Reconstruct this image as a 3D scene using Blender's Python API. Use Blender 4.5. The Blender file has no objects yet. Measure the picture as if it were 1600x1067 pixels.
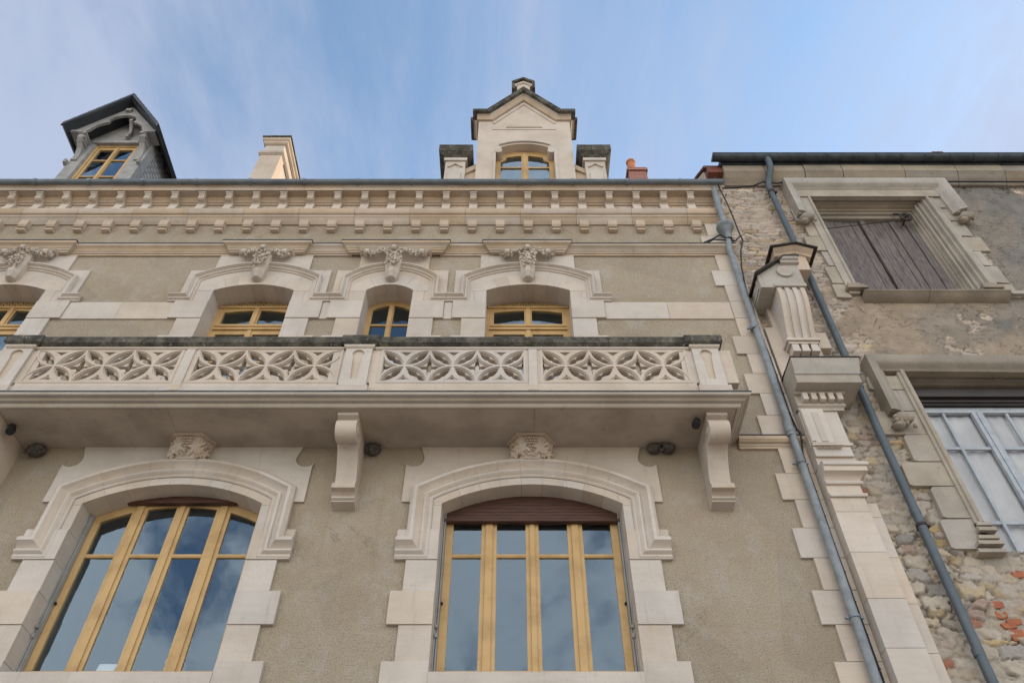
import bpy, bmesh, math, random
import numpy as np
from mathutils import Vector
from mathutils.geometry import tessellate_polygon

SC = bpy.context.scene
R = math.radians
# ------------------------------------------------------------------ camera, sky, sun, exposure
CZ, D, F, TH = 1.6, 8.5, 1225.0, R(48)
cam_d = bpy.data.cameras.new('camera'); cam = bpy.data.objects.new('camera', cam_d)
SC.collection.objects.link(cam); SC.camera = cam
cam.location = (0, -D, CZ); cam.rotation_euler = (R(90) + TH, 0, 0)
cam_d.sensor_width = 36; cam_d.lens = 36 * F / 1600; cam_d.clip_end = 3000
EXPOSURE = 1.05
SUN_EL, SUN_AZ = 33.0, 68.0           # azimuth measured from +y (north) towards +x
SC.view_settings.view_transform = 'Standard'; SC.view_settings.look = 'None'
SC.view_settings.exposure = EXPOSURE; SC.view_settings.gamma = 1

def build_world():
    w = bpy.data.worlds.new('World'); SC.world = w; w.use_nodes = True
    nt = w.node_tree; N = nt.nodes; L = nt.links; N.clear()
    def nd(t, **k):
        n = N.new(t)
        for a, b in k.items(): setattr(n, a, b)
        return n
    def mth(op, a, b=None, c=None):
        n = nd('ShaderNodeMath', operation=op)
        for i, v in enumerate((a, b, c)):
            if v is None: continue
            if isinstance(v, (int, float)): n.inputs[i].default_value = v
            else: L.new(v, n.inputs[i])
        return n.outputs[0]
    def smooth(v, a, b):
        n = nd('ShaderNodeMapRange', interpolation_type='SMOOTHSTEP')
        L.new(v, n.inputs[0]); n.inputs[1].default_value = a; n.inputs[2].default_value = b
        return n.outputs[0]
    out = nd('ShaderNodeOutputWorld'); bg = nd('ShaderNodeBackground'); bg.inputs[1].default_value = 0.15
    sky = nd('ShaderNodeTexSky', sky_type='NISHITA'); sky.sun_disc = False
    sky.sun_elevation = R(SUN_EL); sky.sun_rotation = R(SUN_AZ)
    sky.altitude = 150; sky.air_density = 1.0; sky.dust_density = 0.35; sky.ozone_density = 1.6
    tc = nd('ShaderNodeTexCoord'); sep = nd('ShaderNodeSeparateXYZ'); L.new(tc.outputs['Generated'], sep.inputs[0])
    x, y, z = sep.outputs
    zz = mth('ADD', mth('MAXIMUM', z, 0.0), 0.22)
    comb = nd('ShaderNodeCombineXYZ'); L.new(mth('DIVIDE', x, zz), comb.inputs[0]); L.new(mth('DIVIDE', y, zz), comb.inputs[1])
    def noise(scale, detail, rough, sx, sy, rot, loc, dist=0.0):
        m = nd('ShaderNodeMapping'); m.inputs['Scale'].default_value = (sx, sy, 1); m.inputs['Rotation'].default_value = (0, 0, R(rot)); m.inputs['Location'].default_value = loc
        L.new(comb.outputs[0], m.inputs[0])
        n = nd('ShaderNodeTexNoise'); n.inputs['Scale'].default_value = scale; n.inputs['Detail'].default_value = detail
        n.inputs['Roughness'].default_value = rough; n.inputs['Distortion'].default_value = dist
        L.new(m.outputs[0], n.inputs['Vector']); return n.outputs[0]
    wisp = noise(2.2, 7, 0.62, 1.0, 0.34, -28, (3.1, 1.7, 0), 0.6)
    mass = noise(1.15, 4, 0.55, 1.0, 0.7, 15, (8.4, 2.2, 0), 0.2)
    fine = noise(7.5, 6, 0.65, 1.0, 0.4, -35, (1.4, 6.0, 0), 0.5)
    v = mth('ADD', mth('ADD', mth('MULTIPLY', wisp, 0.55), mth('MULTIPLY', mass, 0.42)), mth('MULTIPLY', fine, 0.20))
    low = smooth(z, 0.92, 0.55)                       # thin veil thickens away from the zenith
    right = smooth(x, -0.15, 0.75)
    left = smooth(x, -0.28, -0.62)
    v = mth('ADD', v, mth('MULTIPLY', low, 0.03))
    v = mth('ADD', v, mth('MULTIPLY', right, 0.0))
    v = mth('ADD', v, mth('MULTIPLY', left, 0.05))
    south = smooth(y, 0.0, -0.75)                     # broken cloud behind the camera, added bright to light the facade
    v = mth('ADD', v, mth('MULTIPLY', south, -0.035))
    v = mth('ADD', v, mth('MULTIPLY', south, mth('MULTIPLY', mth('SUBTRACT', noise(5.5, 5, 0.55, 1.0, 0.6, 10, (2.0, 9.0, 0), 0.4), 0.5), 0.9)))
    fac = mth('ADD', mth('MULTIPLY', smooth(v, 0.44, 0.68), 0.85), 0.05)
    cl = nd('ShaderNodeMix', data_type='RGBA'); L.new(south, cl.inputs[0])
    cl.inputs[6].default_value = (1.7, 1.92, 2.5, 1); cl.inputs[7].default_value = (8.0, 7.6, 7.3, 1)
    tint = nd('ShaderNodeMix', data_type='RGBA', blend_type='MULTIPLY'); tint.inputs[0].default_value = 1
    tint.inputs[7].default_value = (0.95, 1.0, 0.92, 1); L.new(sky.outputs[0], tint.inputs[6])
    mx = nd('ShaderNodeMix', data_type='RGBA'); L.new(fac, mx.inputs[0]); L.new(tint.outputs[2], mx.inputs[6]); L.new(cl.outputs[2], mx.inputs[7])
    L.new(mx.outputs[2], bg.inputs[0]); L.new(bg.outputs[0], out.inputs[0])
build_world()

sun_d = bpy.data.lights.new('sun', 'SUN'); sun_d.energy = 2.3; sun_d.angle = R(0.53); sun_d.color = (1, 0.80, 0.56)
sun = bpy.data.objects.new('sun', sun_d); SC.collection.objects.link(sun)
sd = Vector((math.sin(R(SUN_AZ)) * math.cos(R(SUN_EL)), math.cos(R(SUN_AZ)) * math.cos(R(SUN_EL)), math.sin(R(SUN_EL))))
sun.rotation_euler = sd.to_track_quat('Z', 'Y').to_euler(); sun.location = (20, 10, 40)

# ------------------------------------------------------------------ materials
def material(name):
    m = bpy.data.materials.new(name); m.use_nodes = True
    return m, m.node_tree, m.node_tree.nodes['Principled BSDF']
class NT:
    def __init__(s, nt): s.nt = nt
    def n(s, t, **k):
        o = s.nt.nodes.new(t)
        for a, b in k.items(): setattr(o, a, b)
        return o
    def l(s, a, b): s.nt.links.new(a, b)
    def pos(s, scale=(1, 1, 1), rot=(0, 0, 0)):
        g = s.n('ShaderNodeNewGeometry'); m = s.n('ShaderNodeMapping')
        m.inputs['Scale'].default_value = scale; m.inputs['Rotation'].default_value = rot
        s.l(g.outputs['Position'], m.inputs[0]); return m.outputs[0]
    def noise(s, vec, scale, detail=4, rough=0.55, dist=0.0):
        o = s.n('ShaderNodeTexNoise'); o.inputs['Scale'].default_value = scale; o.inputs['Detail'].default_value = detail
        o.inputs['Roughness'].default_value = rough; o.inputs['Distortion'].default_value = dist
        s.l(vec, o.inputs['Vector']); return o.outputs[0]
    def rng(s, v, a, b, c=0.0, d=1.0, smooth=True):
        o = s.n('ShaderNodeMapRange', interpolation_type='SMOOTHSTEP' if smooth else 'LINEAR')
        s.l(v, o.inputs[0])
        for i, q in enumerate((a, b, c, d)): o.inputs[i + 1].default_value = q
        return o.outputs[0]
    def mix(s, f, a, b, mode='MIX'):
        o = s.n('ShaderNodeMix', data_type='RGBA', blend_type=mode)
        for i, v in ((0, f), (6, a), (7, b)):
            if isinstance(v, (int, float)): o.inputs[i].default_value = v
            elif isinstance(v, tuple): o.inputs[i].default_value = (v[0], v[1], v[2], 1)
            else: s.l(v, o.inputs[i])
        return o.outputs[2]
    def math(s, op, a, b):
        o = s.n('ShaderNodeMath', operation=op)
        for i, v in enumerate((a, b)):
            if isinstance(v, (int, float)): o.inputs[i].default_value = v
            else: s.l(v, o.inputs[i])
        return o.outputs[0]
    def bump(s, h, strength, dist, prev=None):
        o = s.n('ShaderNodeBump'); o.inputs['Strength'].default_value = strength; o.inputs['Distance'].default_value = dist
        s.l(h, o.inputs['Height'])
        if prev is not None: s.l(prev, o.inputs['Normal'])
        return o.outputs[0]
    def island(s): return s.n('ShaderNodeNewGeometry').outputs['Random Per Island']
    def objrand(s): return s.n('ShaderNodeObjectInfo').outputs['Random']

def mat_stone(name, a, b, ochre=(0.50, 0.36, 0.21), grime=0.25, streak=0.3, rough=0.85, bump=0.35, island=0.09):
    m, nt, bs = material(name); q = NT(nt); p = q.pos()
    c = q.mix(q.rng(q.noise(p, 1.7, 5), 0.35, 0.68), a, b)
    c = q.mix(q.math('MULTIPLY', q.rng(q.noise(p, 0.9, 6, 0.65, 0.8), 0.55, 0.78), 0.45), c, ochre)
    bed = q.noise(q.pos((0.7, 0.7, 9.0), (0, R(7), 0)), 2.6, 5, 0.6, 0.4)      # bedding planes of the limestone
    c = q.mix(q.math('MULTIPLY', q.rng(bed, 0.42, 0.72), 0.22), c, (a[0] * 0.80, a[1] * 0.74, a[2] * 0.68))
    st = q.noise(q.pos((6, 6, 0.55)), 2.0, 5, 0.62)
    c = q.mix(q.math('MULTIPLY', q.rng(st, 0.56, 0.80), streak), c, (0.20, 0.175, 0.15))
    gr = q.noise(p, 5.5, 7, 0.68)
    c = q.mix(q.math('MULTIPLY', q.rng(gr, 0.58, 0.78), grime), c, (0.16, 0.14, 0.12))
    c = q.mix(q.math('MULTIPLY', q.rng(q.noise(p, 40, 3, 0.6), 0.64, 0.76), 0.5), c, (0.22, 0.19, 0.16))
    k = q.rng(q.island(), 0, 1, 1 - island, 1 + island * 0.45, False)
    sc = q.n('ShaderNodeVectorMath', operation='SCALE'); q.l(c, sc.inputs[0]); q.l(k, sc.inputs['Scale'])
    hv = q.n('ShaderNodeHueSaturation'); q.l(sc.outputs[0], hv.inputs['Color'])
    q.l(q.rng(q.math('FRACT', q.math('MULTIPLY', q.island(), 7.31), 0), 0, 1, 0.72, 1.22, False), hv.inputs['Saturation'])
    q.l(hv.outputs[0], bs.inputs['Base Color'])
    bs.inputs['Roughness'].default_value = rough; bs.inputs['Specular IOR Level'].default_value = 0.2
    nb = q.bump(q.noise(p, 9, 6, 0.65), bump, 0.02)
    q.l(q.bump(q.noise(p, 75, 3, 0.6), bump * 0.7, 0.006, nb), bs.inputs['Normal'])
    return m
def mat_lichen(name):
    m, nt, bs = material(name); q = NT(nt); p = q.pos()
    c = q.mix(q.rng(q.noise(p, 3.0, 6, 0.7), 0.38, 0.66), (0.055, 0.052, 0.044), (0.17, 0.155, 0.125))
    c = q.mix(q.math('MULTIPLY', q.rng(q.noise(p, 13, 6, 0.75), 0.52, 0.64), 0.75), c, (0.035, 0.035, 0.031))
    c = q.mix(q.math('MULTIPLY', q.rng(q.noise(q.pos((1, 1, .6)), 21, 5, 0.7), 0.60, 0.68), 0.8), c, (0.36, 0.34, 0.29))
    c = q.mix(q.math('MULTIPLY', q.rng(q.noise(p, 5, 4, 0.6), 0.62, 0.72), 0.6), c, (0.19, 0.16, 0.07))
    q.l(c, bs.inputs['Base Color']); bs.inputs['Roughness'].default_value = 0.95; bs.inputs['Specular IOR Level'].default_value = 0.1
    q.l(q.bump(q.noise(p, 30, 6, 0.7), 0.9, 0.02), bs.inputs['Normal']); return m
def mat_render(name):
    m, nt, bs = material(name); q = NT(nt); p = q.pos()
    c = q.mix(q.rng(q.noise(p, 0.8, 5), 0.3, 0.7), (0.44, 0.355, 0.255), (0.52, 0.435, 0.33))
    c = q.mix(q.math('MULTIPLY', q.rng(q.noise(p, 2.2, 7, 0.7), 0.48, 0.68), 0.6), c, (0.56, 0.51, 0.44))
    st = q.noise(q.pos((4.5, 4.5, 0.3)), 1.6, 5, 0.6)
    c = q.mix(q.math('MULTIPLY', q.rng(st, 0.55, 0.8), 0.22), c, (0.27, 0.22, 0.165))
    v = q.n('ShaderNodeTexVoronoi'); v.feature = 'F1'; v.inputs['Scale'].default_value = 0.55; q.l(q.pos((1, 1, .8)), v.inputs['Vector'])
    c = q.mix(q.math('MULTIPLY', q.rng(v.outputs['Color'], 0.55, 0.75), 0.22), c, (0.33, 0.285, 0.225))
    ck = q.n('ShaderNodeTexVoronoi'); ck.feature = 'DISTANCE_TO_EDGE'; ck.inputs['Scale'].default_value = 0.7
    wp = q.n('ShaderNodeVectorMath', operation='ADD'); q.l(p, wp.inputs[0])
    nz = q.n('ShaderNodeTexNoise'); nz.inputs['Scale'].default_value = 1.6; nz.inputs['Detail'].default_value = 6; nz.inputs['Roughness'].default_value = 0.7; q.l(p, nz.inputs['Vector'])
    q.l(nz.outputs['Color'], wp.inputs[1]); q.l(wp.outputs[0], ck.inputs['Vector'])
    c = q.mix(q.math('MULTIPLY', q.math('MULTIPLY', q.rng(ck.outputs['Distance'], 0.010, 0.002), q.rng(q.noise(p, 0.6, 3), 0.52, 0.62)), 0.38), c, (0.16, 0.13, 0.10))
    g = q.noise(p, 56, 4, 0.6, 0.2)
    c = q.mix(q.math('MULTIPLY', q.rng(g, 0.52, 0.30), 0.45), c, (0.15, 0.118, 0.08))
    q.l(c, bs.inputs['Base Color']); bs.inputs['Roughness'].default_value = 0.95; bs.inputs['Specular IOR Level'].default_value = 0.1
    nb = q.bump(g, 1.0, 0.035)
    q.l(q.bump(q.noise(p, 110, 2), 0.6, 0.008, nb), bs.inputs['Normal'])
    return m
def mat_simple(name, a, b, scale=6, rough=0.5, metal=0.0, bump=0.1, bs_scale=40, spec=0.4, stretch=(1, 1, 1), dark=None, darkamt=0.0, dscale=3):
    m, nt, bs = material(name); q = NT(nt); p = q.pos(stretch)
    c = q.mix(q.rng(q.noise(p, scale, 5), 0.35, 0.68), a, b)
    if dark: c = q.mix(q.math('MULTIPLY', q.rng(q.noise(p, dscale, 7, 0.68), 0.48, 0.7), darkamt), c, dark)
    q.l(c, bs.inputs['Base Color']); bs.inputs['Roughness'].default_value = rough; bs.inputs['Metallic'].default_value = metal
    bs.inputs['Specular IOR Level'].default_value = spec
    q.l(q.bump(q.noise(p, bs_scale, 4), bump, 0.01), bs.inputs['Normal'])
    return m
def mat_glass(name, k=2.8, lo=0.025, tint=(0.88, 0.91, 0.92), wav=0.10, wscale=1.6):
    m, nt, bs = material(name); q = NT(nt); nt.nodes.remove(bs)
    p = q.pos(); bp = q.bump(q.noise(p, wscale, 2), wav, 0.02)
    gl = q.n('ShaderNodeBsdfGlossy'); gl.inputs['Roughness'].default_value = 0.0; gl.inputs['Color'].default_value = (0.56, 0.76, 0.95, 1); q.l(bp, gl.inputs['Normal'])
    tr = q.n('ShaderNodeBsdfTransparent'); tr.inputs['Color'].default_value = (*tint, 1)
    fr = q.n('ShaderNodeFresnel'); fr.inputs['IOR'].default_value = 1.5
    front = q.math('SUBTRACT', 1.0, q.n('ShaderNodeNewGeometry').outputs['Backfacing'])
    f = q.math('MULTIPLY', front, q.math('MINIMUM', q.math('ADD', q.math('MULTIPLY', fr.outputs[0], k), lo), 0.40))
    mx = q.n('ShaderNodeMixShader'); q.l(f, mx.inputs[0]); q.l(tr.outputs[0], mx.inputs[1]); q.l(gl.outputs[0], mx.inputs[2])
    q.l(mx.outputs[0], nt.nodes['Material Output'].inputs[0]); return m
def mat_brick(name, c1, c2, mortar, sx, sz, axis='x', bump=0.5, msize=0.03, offset=0.5):
    m, nt, bs = material(name); q = NT(nt)
    g = q.n('ShaderNodeNewGeometry'); sp = q.n('ShaderNodeSeparateXYZ'); q.l(g.outputs['Position'], sp.inputs[0])
    cb = q.n('ShaderNodeCombineXYZ')
    q.l(q.math('ADD', sp.outputs[0], sp.outputs[1]) if axis == 'xy' else sp.outputs[{'x': 0, 'y': 1}[axis]], cb.inputs[0]); q.l(sp.outputs[2], cb.inputs[1])
    b = q.n('ShaderNodeTexBrick'); b.offset = offset; b.inputs['Scale'].default_value = 1
    b.inputs['Brick Width'].default_value = sx; b.inputs['Row Height'].default_value = sz; b.inputs['Mortar Size'].default_value = msize * sz
    b.inputs['Color1'].default_value = (*c1, 1); b.inputs['Color2'].default_value = (*c2, 1); b.inputs['Mortar'].default_value = (*mortar, 1)
    q.l(cb.outputs[0], b.inputs['Vector'])
    c = q.mix(q.math('MULTIPLY', q.rng(q.noise(q.pos(), 6, 6, 0.65), 0.45, 0.75), 0.45), b.outputs[0], (0.12, 0.10, 0.09))
    q.l(c, bs.inputs['Base Color']); bs.inputs['Roughness'].default_value = 0.75
    q.l(q.bump(b.outputs[1], -bump, 0.01), bs.inputs['Normal']); return m
def mat_vcol(name):
    m, nt, bs = material(name); q = NT(nt); p = q.pos()
    a = q.n('ShaderNodeAttribute'); a.attribute_name = 'Col'
    c = q.mix(q.math('MULTIPLY', q.rng(q.noise(p, 16, 6, 0.7), 0.5, 0.78), 0.5), a.outputs['Color'], (0.17, 0.14, 0.11))
    c = q.mix(q.math('MULTIPLY', q.rng(q.noise(p, 24, 6, 0.7), 0.54, 0.74), 0.35), c, (0.62, 0.56, 0.48))
    q.l(c, bs.inputs['Base Color']); bs.inputs['Roughness'].default_value = 0.95; bs.inputs['Specular IOR Level'].default_value = 0.1
    nb = q.bump(q.noise(p, 28, 6, 0.7), 0.8, 0.02)
    q.l(q.bump(q.noise(p, 120, 3), 0.5, 0.006, nb), bs.inputs['Normal']); return m

M = {}
M['stone'] = mat_stone('limestone', (0.585, 0.51, 0.435), (0.505, 0.435, 0.365), grime=0.26, streak=0.30)
M['trim'] = mat_stone('cornice_limestone', (0.55, 0.445, 0.345), (0.45, 0.36, 0.27), ochre=(0.44, 0.31, 0.19), grime=0.45, streak=0.38)
M['slab'] = mat_stone('balcony_limestone', (0.46, 0.40, 0.335), (0.39, 0.33, 0.27), grime=0.38, streak=0.25, ochre=(0.34, 0.23, 0.13))
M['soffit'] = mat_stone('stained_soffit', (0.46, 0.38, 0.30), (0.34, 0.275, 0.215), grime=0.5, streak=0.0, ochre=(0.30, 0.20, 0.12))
M['oldstone'] = mat_stone('weathered_limestone', (0.44, 0.39, 0.325), (0.34, 0.30, 0.25), grime=0.7, streak=0.55, bump=0.6)
M['oldstone_dark'] = mat_stone('stained_limestone', (0.34, 0.29, 0.23), (0.25, 0.215, 0.17), grime=0.7, streak=0.6, bump=0.7)
M['pier'] = mat_stone('pier_limestone', (0.60, 0.53, 0.46), (0.53, 0.46, 0.39), grime=0.14, streak=0.16, ochre=(0.56, 0.42, 0.29))
M['pier_dirty'] = mat_stone('soiled_pier_limestone', (0.47, 0.42, 0.36), (0.38, 0.34, 0.29), grime=0.55, streak=0.4)
M['lichen'] = mat_lichen('lichen_covered_stone')
M['render'] = mat_render('roughcast_render')
M['paint'] = mat_simple('ochre_paint', (0.55, 0.365, 0.165), (0.48, 0.31, 0.135), 3, 0.5, bump=0.08, spec=0.3, dark=(0.34, 0.21, 0.09), darkamt=0.4)
M['zinc'] = mat_simple('zinc', (0.20, 0.235, 0.265), (0.155, 0.185, 0.21), 4, 0.5, 0.35, dark=(0.10, 0.115, 0.13), darkamt=0.5)
M['galv'] = mat_simple('galvanised_zinc', (0.25, 0.275, 0.29), (0.185, 0.205, 0.22), 7, 0.55, 0.0, dark=(0.13, 0.145, 0.155), darkamt=0.55, dscale=9)
M['railgrey'] = mat_simple('grey_rail', (0.34, 0.335, 0.32), (0.28, 0.275, 0.265), 4, 0.6, 0.0, dark=(0.16, 0.155, 0.15), darkamt=0.4)
M['darkzinc'] = mat_simple('dark_zinc', (0.06, 0.072, 0.083), (0.035, 0.042, 0.05), 5, 0.5, 0.25, dark=(0.02, 0.022, 0.025), darkamt=0.5)
M['bluepipe'] = mat_simple('painted_pipe', (0.085, 0.108, 0.125), (0.062, 0.08, 0.095), 3, 0.45, 0.1, dark=(0.16, 0.18, 0.19), darkamt=0.3, dscale=6)
M['leadcap'] = mat_simple('rusted_lead_flashing', (0.035, 0.028, 0.026), (0.055, 0.04, 0.034), 6, 0.6, 0.2)
M['slate'] = mat_simple('dark_slate', (0.045, 0.052, 0.062), (0.028, 0.033, 0.04), 3, 0.55, bump=0.3)
M['slates'] = mat_brick('slate_shingles', (0.44, 0.44, 0.43), (0.36, 0.365, 0.365), (0.05, 0.05, 0.05), 0.15, 0.125, 'y', 0.8, 0.07)
M['greywood'] = mat_simple('grey_painted_wood', (0.34, 0.33, 0.315), (0.27, 0.262, 0.25), 5, 0.65, bump=0.2, dark=(0.10, 0.10, 0.10), darkamt=0.5)
M['shutter'] = mat_simple('weathered_boards', (0.20, 0.17, 0.16), (0.085, 0.07, 0.068), 5, 0.85, bump=1.0, bs_scale=14, stretch=(14, 14, 0.9), dark=(0.26, 0.24, 0.235), darkamt=0.85, dscale=2.2)
M['brownwood'] = mat_simple('varnished_shutter_wood', (0.10, 0.043, 0.025), (0.05, 0.022, 0.014), 5, 0.5, bump=0.3, stretch=(0.6, 1, 14), dark=(0.06, 0.022, 0.012), darkamt=0.5)
M['darkbox'] = mat_simple('dark_brown_metal', (0.045, 0.035, 0.033), (0.032, 0.026, 0.025), 4, 0.4)
M['bluegrey'] = mat_simple('blue_grey_paint', (0.40, 0.43, 0.46), (0.33, 0.365, 0.40), 6, 0.5, bump=0.25, dark=(0.22, 0.25, 0.29), darkamt=0.45, dscale=8)
M['curtain'] = mat_simple('white_net_curtain', (0.60, 0.55, 0.52), (0.52, 0.475, 0.455), 2, 0.9, bump=0.05)
M['glass'] = mat_glass('window_glass')
M['oldglass'] = mat_glass('old_window_glass', 1.2, 0.0, (0.96, 0.97, 0.97), 0.12, 3)
M['brick'] = mat_brick('chimney_brick', (0.36, 0.105, 0.06), (0.28, 0.08, 0.05), (0.32, 0.25, 0.2), 0.22, 0.07, 'xy', 0.6, 0.14)
M['terra'] = mat_simple('terracotta', (0.48, 0.17, 0.07), (0.38, 0.12, 0.055), 6, 0.75, dark=(0.16, 0.07, 0.045), darkamt=0.3)
M['redbrick'] = mat_simple('orange_brick', (0.40, 0.14, 0.07), (0.29, 0.10, 0.055), 9, 0.9, bump=0.5, dark=(0.20, 0.12, 0.08), darkamt=0.4)
M['black'] = mat_simple('black_rubber', (0.016, 0.016, 0.018), (0.011, 0.011, 0.012), 5, 0.5)
M['mud'] = mat_simple('dried_mud', (0.11, 0.095, 0.08), (0.06, 0.05, 0.042), 18, 0.95, bump=1.0, bs_scale=30)
M['iron'] = mat_simple('rusty_iron', (0.05, 0.038, 0.032), (0.03, 0.025, 0.024), 12, 0.8, bump=0.4)
M['room'] = mat_simple('room_plaster', (0.40, 0.37, 0.33), (0.36, 0.33, 0.30), 2, 0.9)
M['paper'] = mat_simple('white_card', (0.78, 0.77, 0.76), (0.72, 0.71, 0.70), 3, 0.8)
M['ground'] = mat_stone('paving', (0.34, 0.31, 0.27), (0.28, 0.25, 0.22), grime=0.35, streak=0.0)
M['tile'] = mat_simple('clay_tile', (0.22, 0.105, 0.075), (0.13, 0.075, 0.06), 8, 0.9, bump=0.6, dark=(0.07, 0.06, 0.05), darkamt=0.6)
M['lime'] = mat_simple('lime_plaster', (0.55, 0.46, 0.37), (0.47, 0.39, 0.31), 3, 0.95, bump=0.4)
M['picture'] = mat_simple('printed_picture', (0.32, 0.15, 0.06), (0.05, 0.09, 0.12), 6, 0.6, dark=(0.02, 0.02, 0.02), darkamt=0.7, dscale=5)
M['redpaint'] = mat_simple('red_brown_paint', (0.20, 0.065, 0.045), (0.14, 0.05, 0.035), 8, 0.7)
M['rubble'] = mat_vcol('rubble_and_plaster')

# ------------------------------------------------------------------ mesh building
class MB:
    def __init__(s): s.v = []; s.f = []
    def add(s, vs, fs):
        o = len(s.v); s.v += [tuple(p) for p in vs]; s.f += [tuple(o + i for i in f) for f in fs]; return s
    def box(s, x0, x1, y0, y1, z0, z1):
        return s.add([(x, y, z) for x in (x0, x1) for y in (y0, y1) for z in (z0, z1)],
                     [(0, 1, 3, 2), (4, 6, 7, 5), (0, 4, 5, 1), (2, 3, 7, 6), (0, 2, 6, 4), (1, 5, 7, 3)])
    def plate(s, outer, holes, y0, y1):
        loops = [outer] + list(holes)
        flat = [p for lp in loops for p in lp]; n = len(flat)
        tr = tessellate_polygon([[Vector((p[0], p[1], 0)) for p in lp] for lp in loops])
        vs = [(p[0], y0, p[1]) for p in flat] + [(p[0], y1, p[1]) for p in flat]
        fs = [tuple(t) for t in tr] + [tuple(n + i for i in reversed(t)) for t in tr]
        o = 0
        for lp in loops:
            k = len(lp)
            for i in range(k):
                a, b = o + i, o + (i + 1) % k
                fs.append((a, b, n + b, n + a))
            o += k
        return s.add(vs, fs)
    def prism_x(s, prof, x0, x1):           # closed (y, z) profile extruded along x
        n = len(prof); tr = tessellate_polygon([[Vector((p[0], p[1], 0)) for p in prof]])
        vs = [(x0, p[0], p[1]) for p in prof] + [(x1, p[0], p[1]) for p in prof]
        fs = [tuple(t) for t in tr] + [tuple(n + i for i in reversed(t)) for t in tr]
        fs += [(i, (i + 1) % n, n + (i + 1) % n, n + i) for i in range(n)]
        return s.add(vs, fs)
    def _sweep(s, prof, rings):
        n = len(prof); k = len(rings); fs = []
        vs = [p for r in rings for p in r]
        for a in range(k - 1):
            for i in range(n):
                j = (i + 1) % n
                fs.append((a * n + i, a * n + j, (a + 1) * n + j, (a + 1) * n + i))
        tr = tessellate_polygon([[Vector((p[0], p[1], 0)) for p in prof]])
        fs += [tuple(t) for t in tr] + [tuple((k - 1) * n + i for i in reversed(t)) for t in tr]
        return s.add(vs, fs)
    @staticmethod
    def _offs(path, side):
        out = []; n = len(path)
        for i in range(n):
            ns = []
            for a, b in ((i - 1, i), (i, i + 1)):
                if a < 0 or b >= n: continue
                dx, dy = path[b][0] - path[a][0], path[b][1] - path[a][1]; l = math.hypot(dx, dy) or 1
                ns.append((-dy / l * side, dx / l * side))
            if len(ns) == 1: out.append(ns[0])
            else:
                mx, my = ns[0][0] + ns[1][0], ns[0][1] + ns[1][1]; l = math.hypot(mx, my) or 1
                mx, my = mx / l, my / l; c = max(0.25, mx * ns[0][0] + my * ns[0][1]); out.append((mx / c, my / c))
        return out
    def sweep_xz(s, prof, path):            # prof (n, y): n = in-plane offset to the left of the path, y = depth
        of = s._offs(path, 1)
        return s._sweep(prof, [[(p[0] + o[0] * q[0], q[1], p[1] + o[1] * q[0]) for q in prof] for p, o in zip(path, of)])
    def sweep_xz_jointed(s, prof, path, cuts, gap=0.0012):
        of = s._offs(path, 1); cuts = [0] + list(cuts) + [len(path) - 1]
        for ci, (i0, i1) in enumerate(zip(cuts[:-1], cuts[1:])):
            rings = []
            for i in range(i0, i1 + 1):
                sh = (0, 0)
                if i == i0 and ci: d = Vector(path[i + 1]) - Vector(path[i]); sh = tuple(d.normalized() * gap)
                if i == i1 and ci < len(cuts) - 2: d = Vector(path[i - 1]) - Vector(path[i]); sh = tuple(d.normalized() * gap)
                p, o = path[i], of[i]
                rings.append([(p[0] + o[0] * q[0] + sh[0], q[1], p[1] + o[1] * q[0] + sh[1]) for q in prof])
            s._sweep(prof, rings)
        return s
    def sweep_xy(s, prof, path):            # prof (d, z): d = offset to the right of the path in plan
        of = s._offs(path, -1)
        return s._sweep(prof, [[(p[0] + o[0] * q[0], p[1] + o[1] * q[0], q[1]) for q in prof] for p, o in zip(path, of)])
    def tube(s, pts, r, seg=10, cap=True):
        pts = [Vector(p) for p in pts]; rs = r if isinstance(r, (list, tuple)) else [r] * len(pts); rings = []
        up = Vector((0, 1, 0)); prev = None
        for i, p in enumerate(pts):
            t = (pts[min(i + 1, len(pts) - 1)] - pts[max(i - 1, 0)]).normalized()
            if prev is None:
                a = t.cross(up)
                if a.length < 0.05: a = t.cross(Vector((1, 0, 0)))
            else: a = prev - t * prev.dot(t)
            a.normalize(); prev = a; b = t.cross(a)
            rings.append([p + (a * math.cos(2 * math.pi * k / seg) + b * math.sin(2 * math.pi * k / seg)) * rs[i] for k in range(seg)])
        vs = [v for g in rings for v in g]; fs = []
        for i in range(len(pts) - 1):
            for k in range(seg):
                j = (k + 1) % seg; fs.append((i * seg + k, i * seg + j, (i + 1) * seg + j, (i + 1) * seg + k))
        if cap: fs += [tuple(reversed(range(seg))), tuple((len(pts) - 1) * seg + k for k in range(seg))]
        return s.add(vs, fs)
    def blob(s, c, r, rot=0.0, seg=10, rings=6, lobes=0, amp=0.0, jit=0.0, rnd=None, tilt=0.0):
        cr, sr = math.cos(rot), math.sin(rot); ct, stt = math.cos(tilt), math.sin(tilt); vs = []
        for i in range(rings + 1):
            ph = math.pi * i / rings
            for k in range(seg):
                th = 2 * math.pi * k / seg
                m = 1 + amp * math.cos(lobes * th) * math.sin(ph) + (rnd.uniform(-jit, jit) if rnd else 0)
                x, z, y = r[0] * math.sin(ph) * math.cos(th) * m, r[2] * math.sin(ph) * math.sin(th) * m, r[1] * math.cos(ph)
                y, z = y * ct - z * stt, y * stt + z * ct
                vs.append((c[0] + x * cr - z * sr, c[1] + y, c[2] + x * sr + z * cr))
        fs = [(i * seg + k, i * seg + (k + 1) % seg, (i + 1) * seg + (k + 1) % seg, (i + 1) * seg + k) for i in range(rings) for k in range(seg)]
        return s.add(vs, fs)
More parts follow.
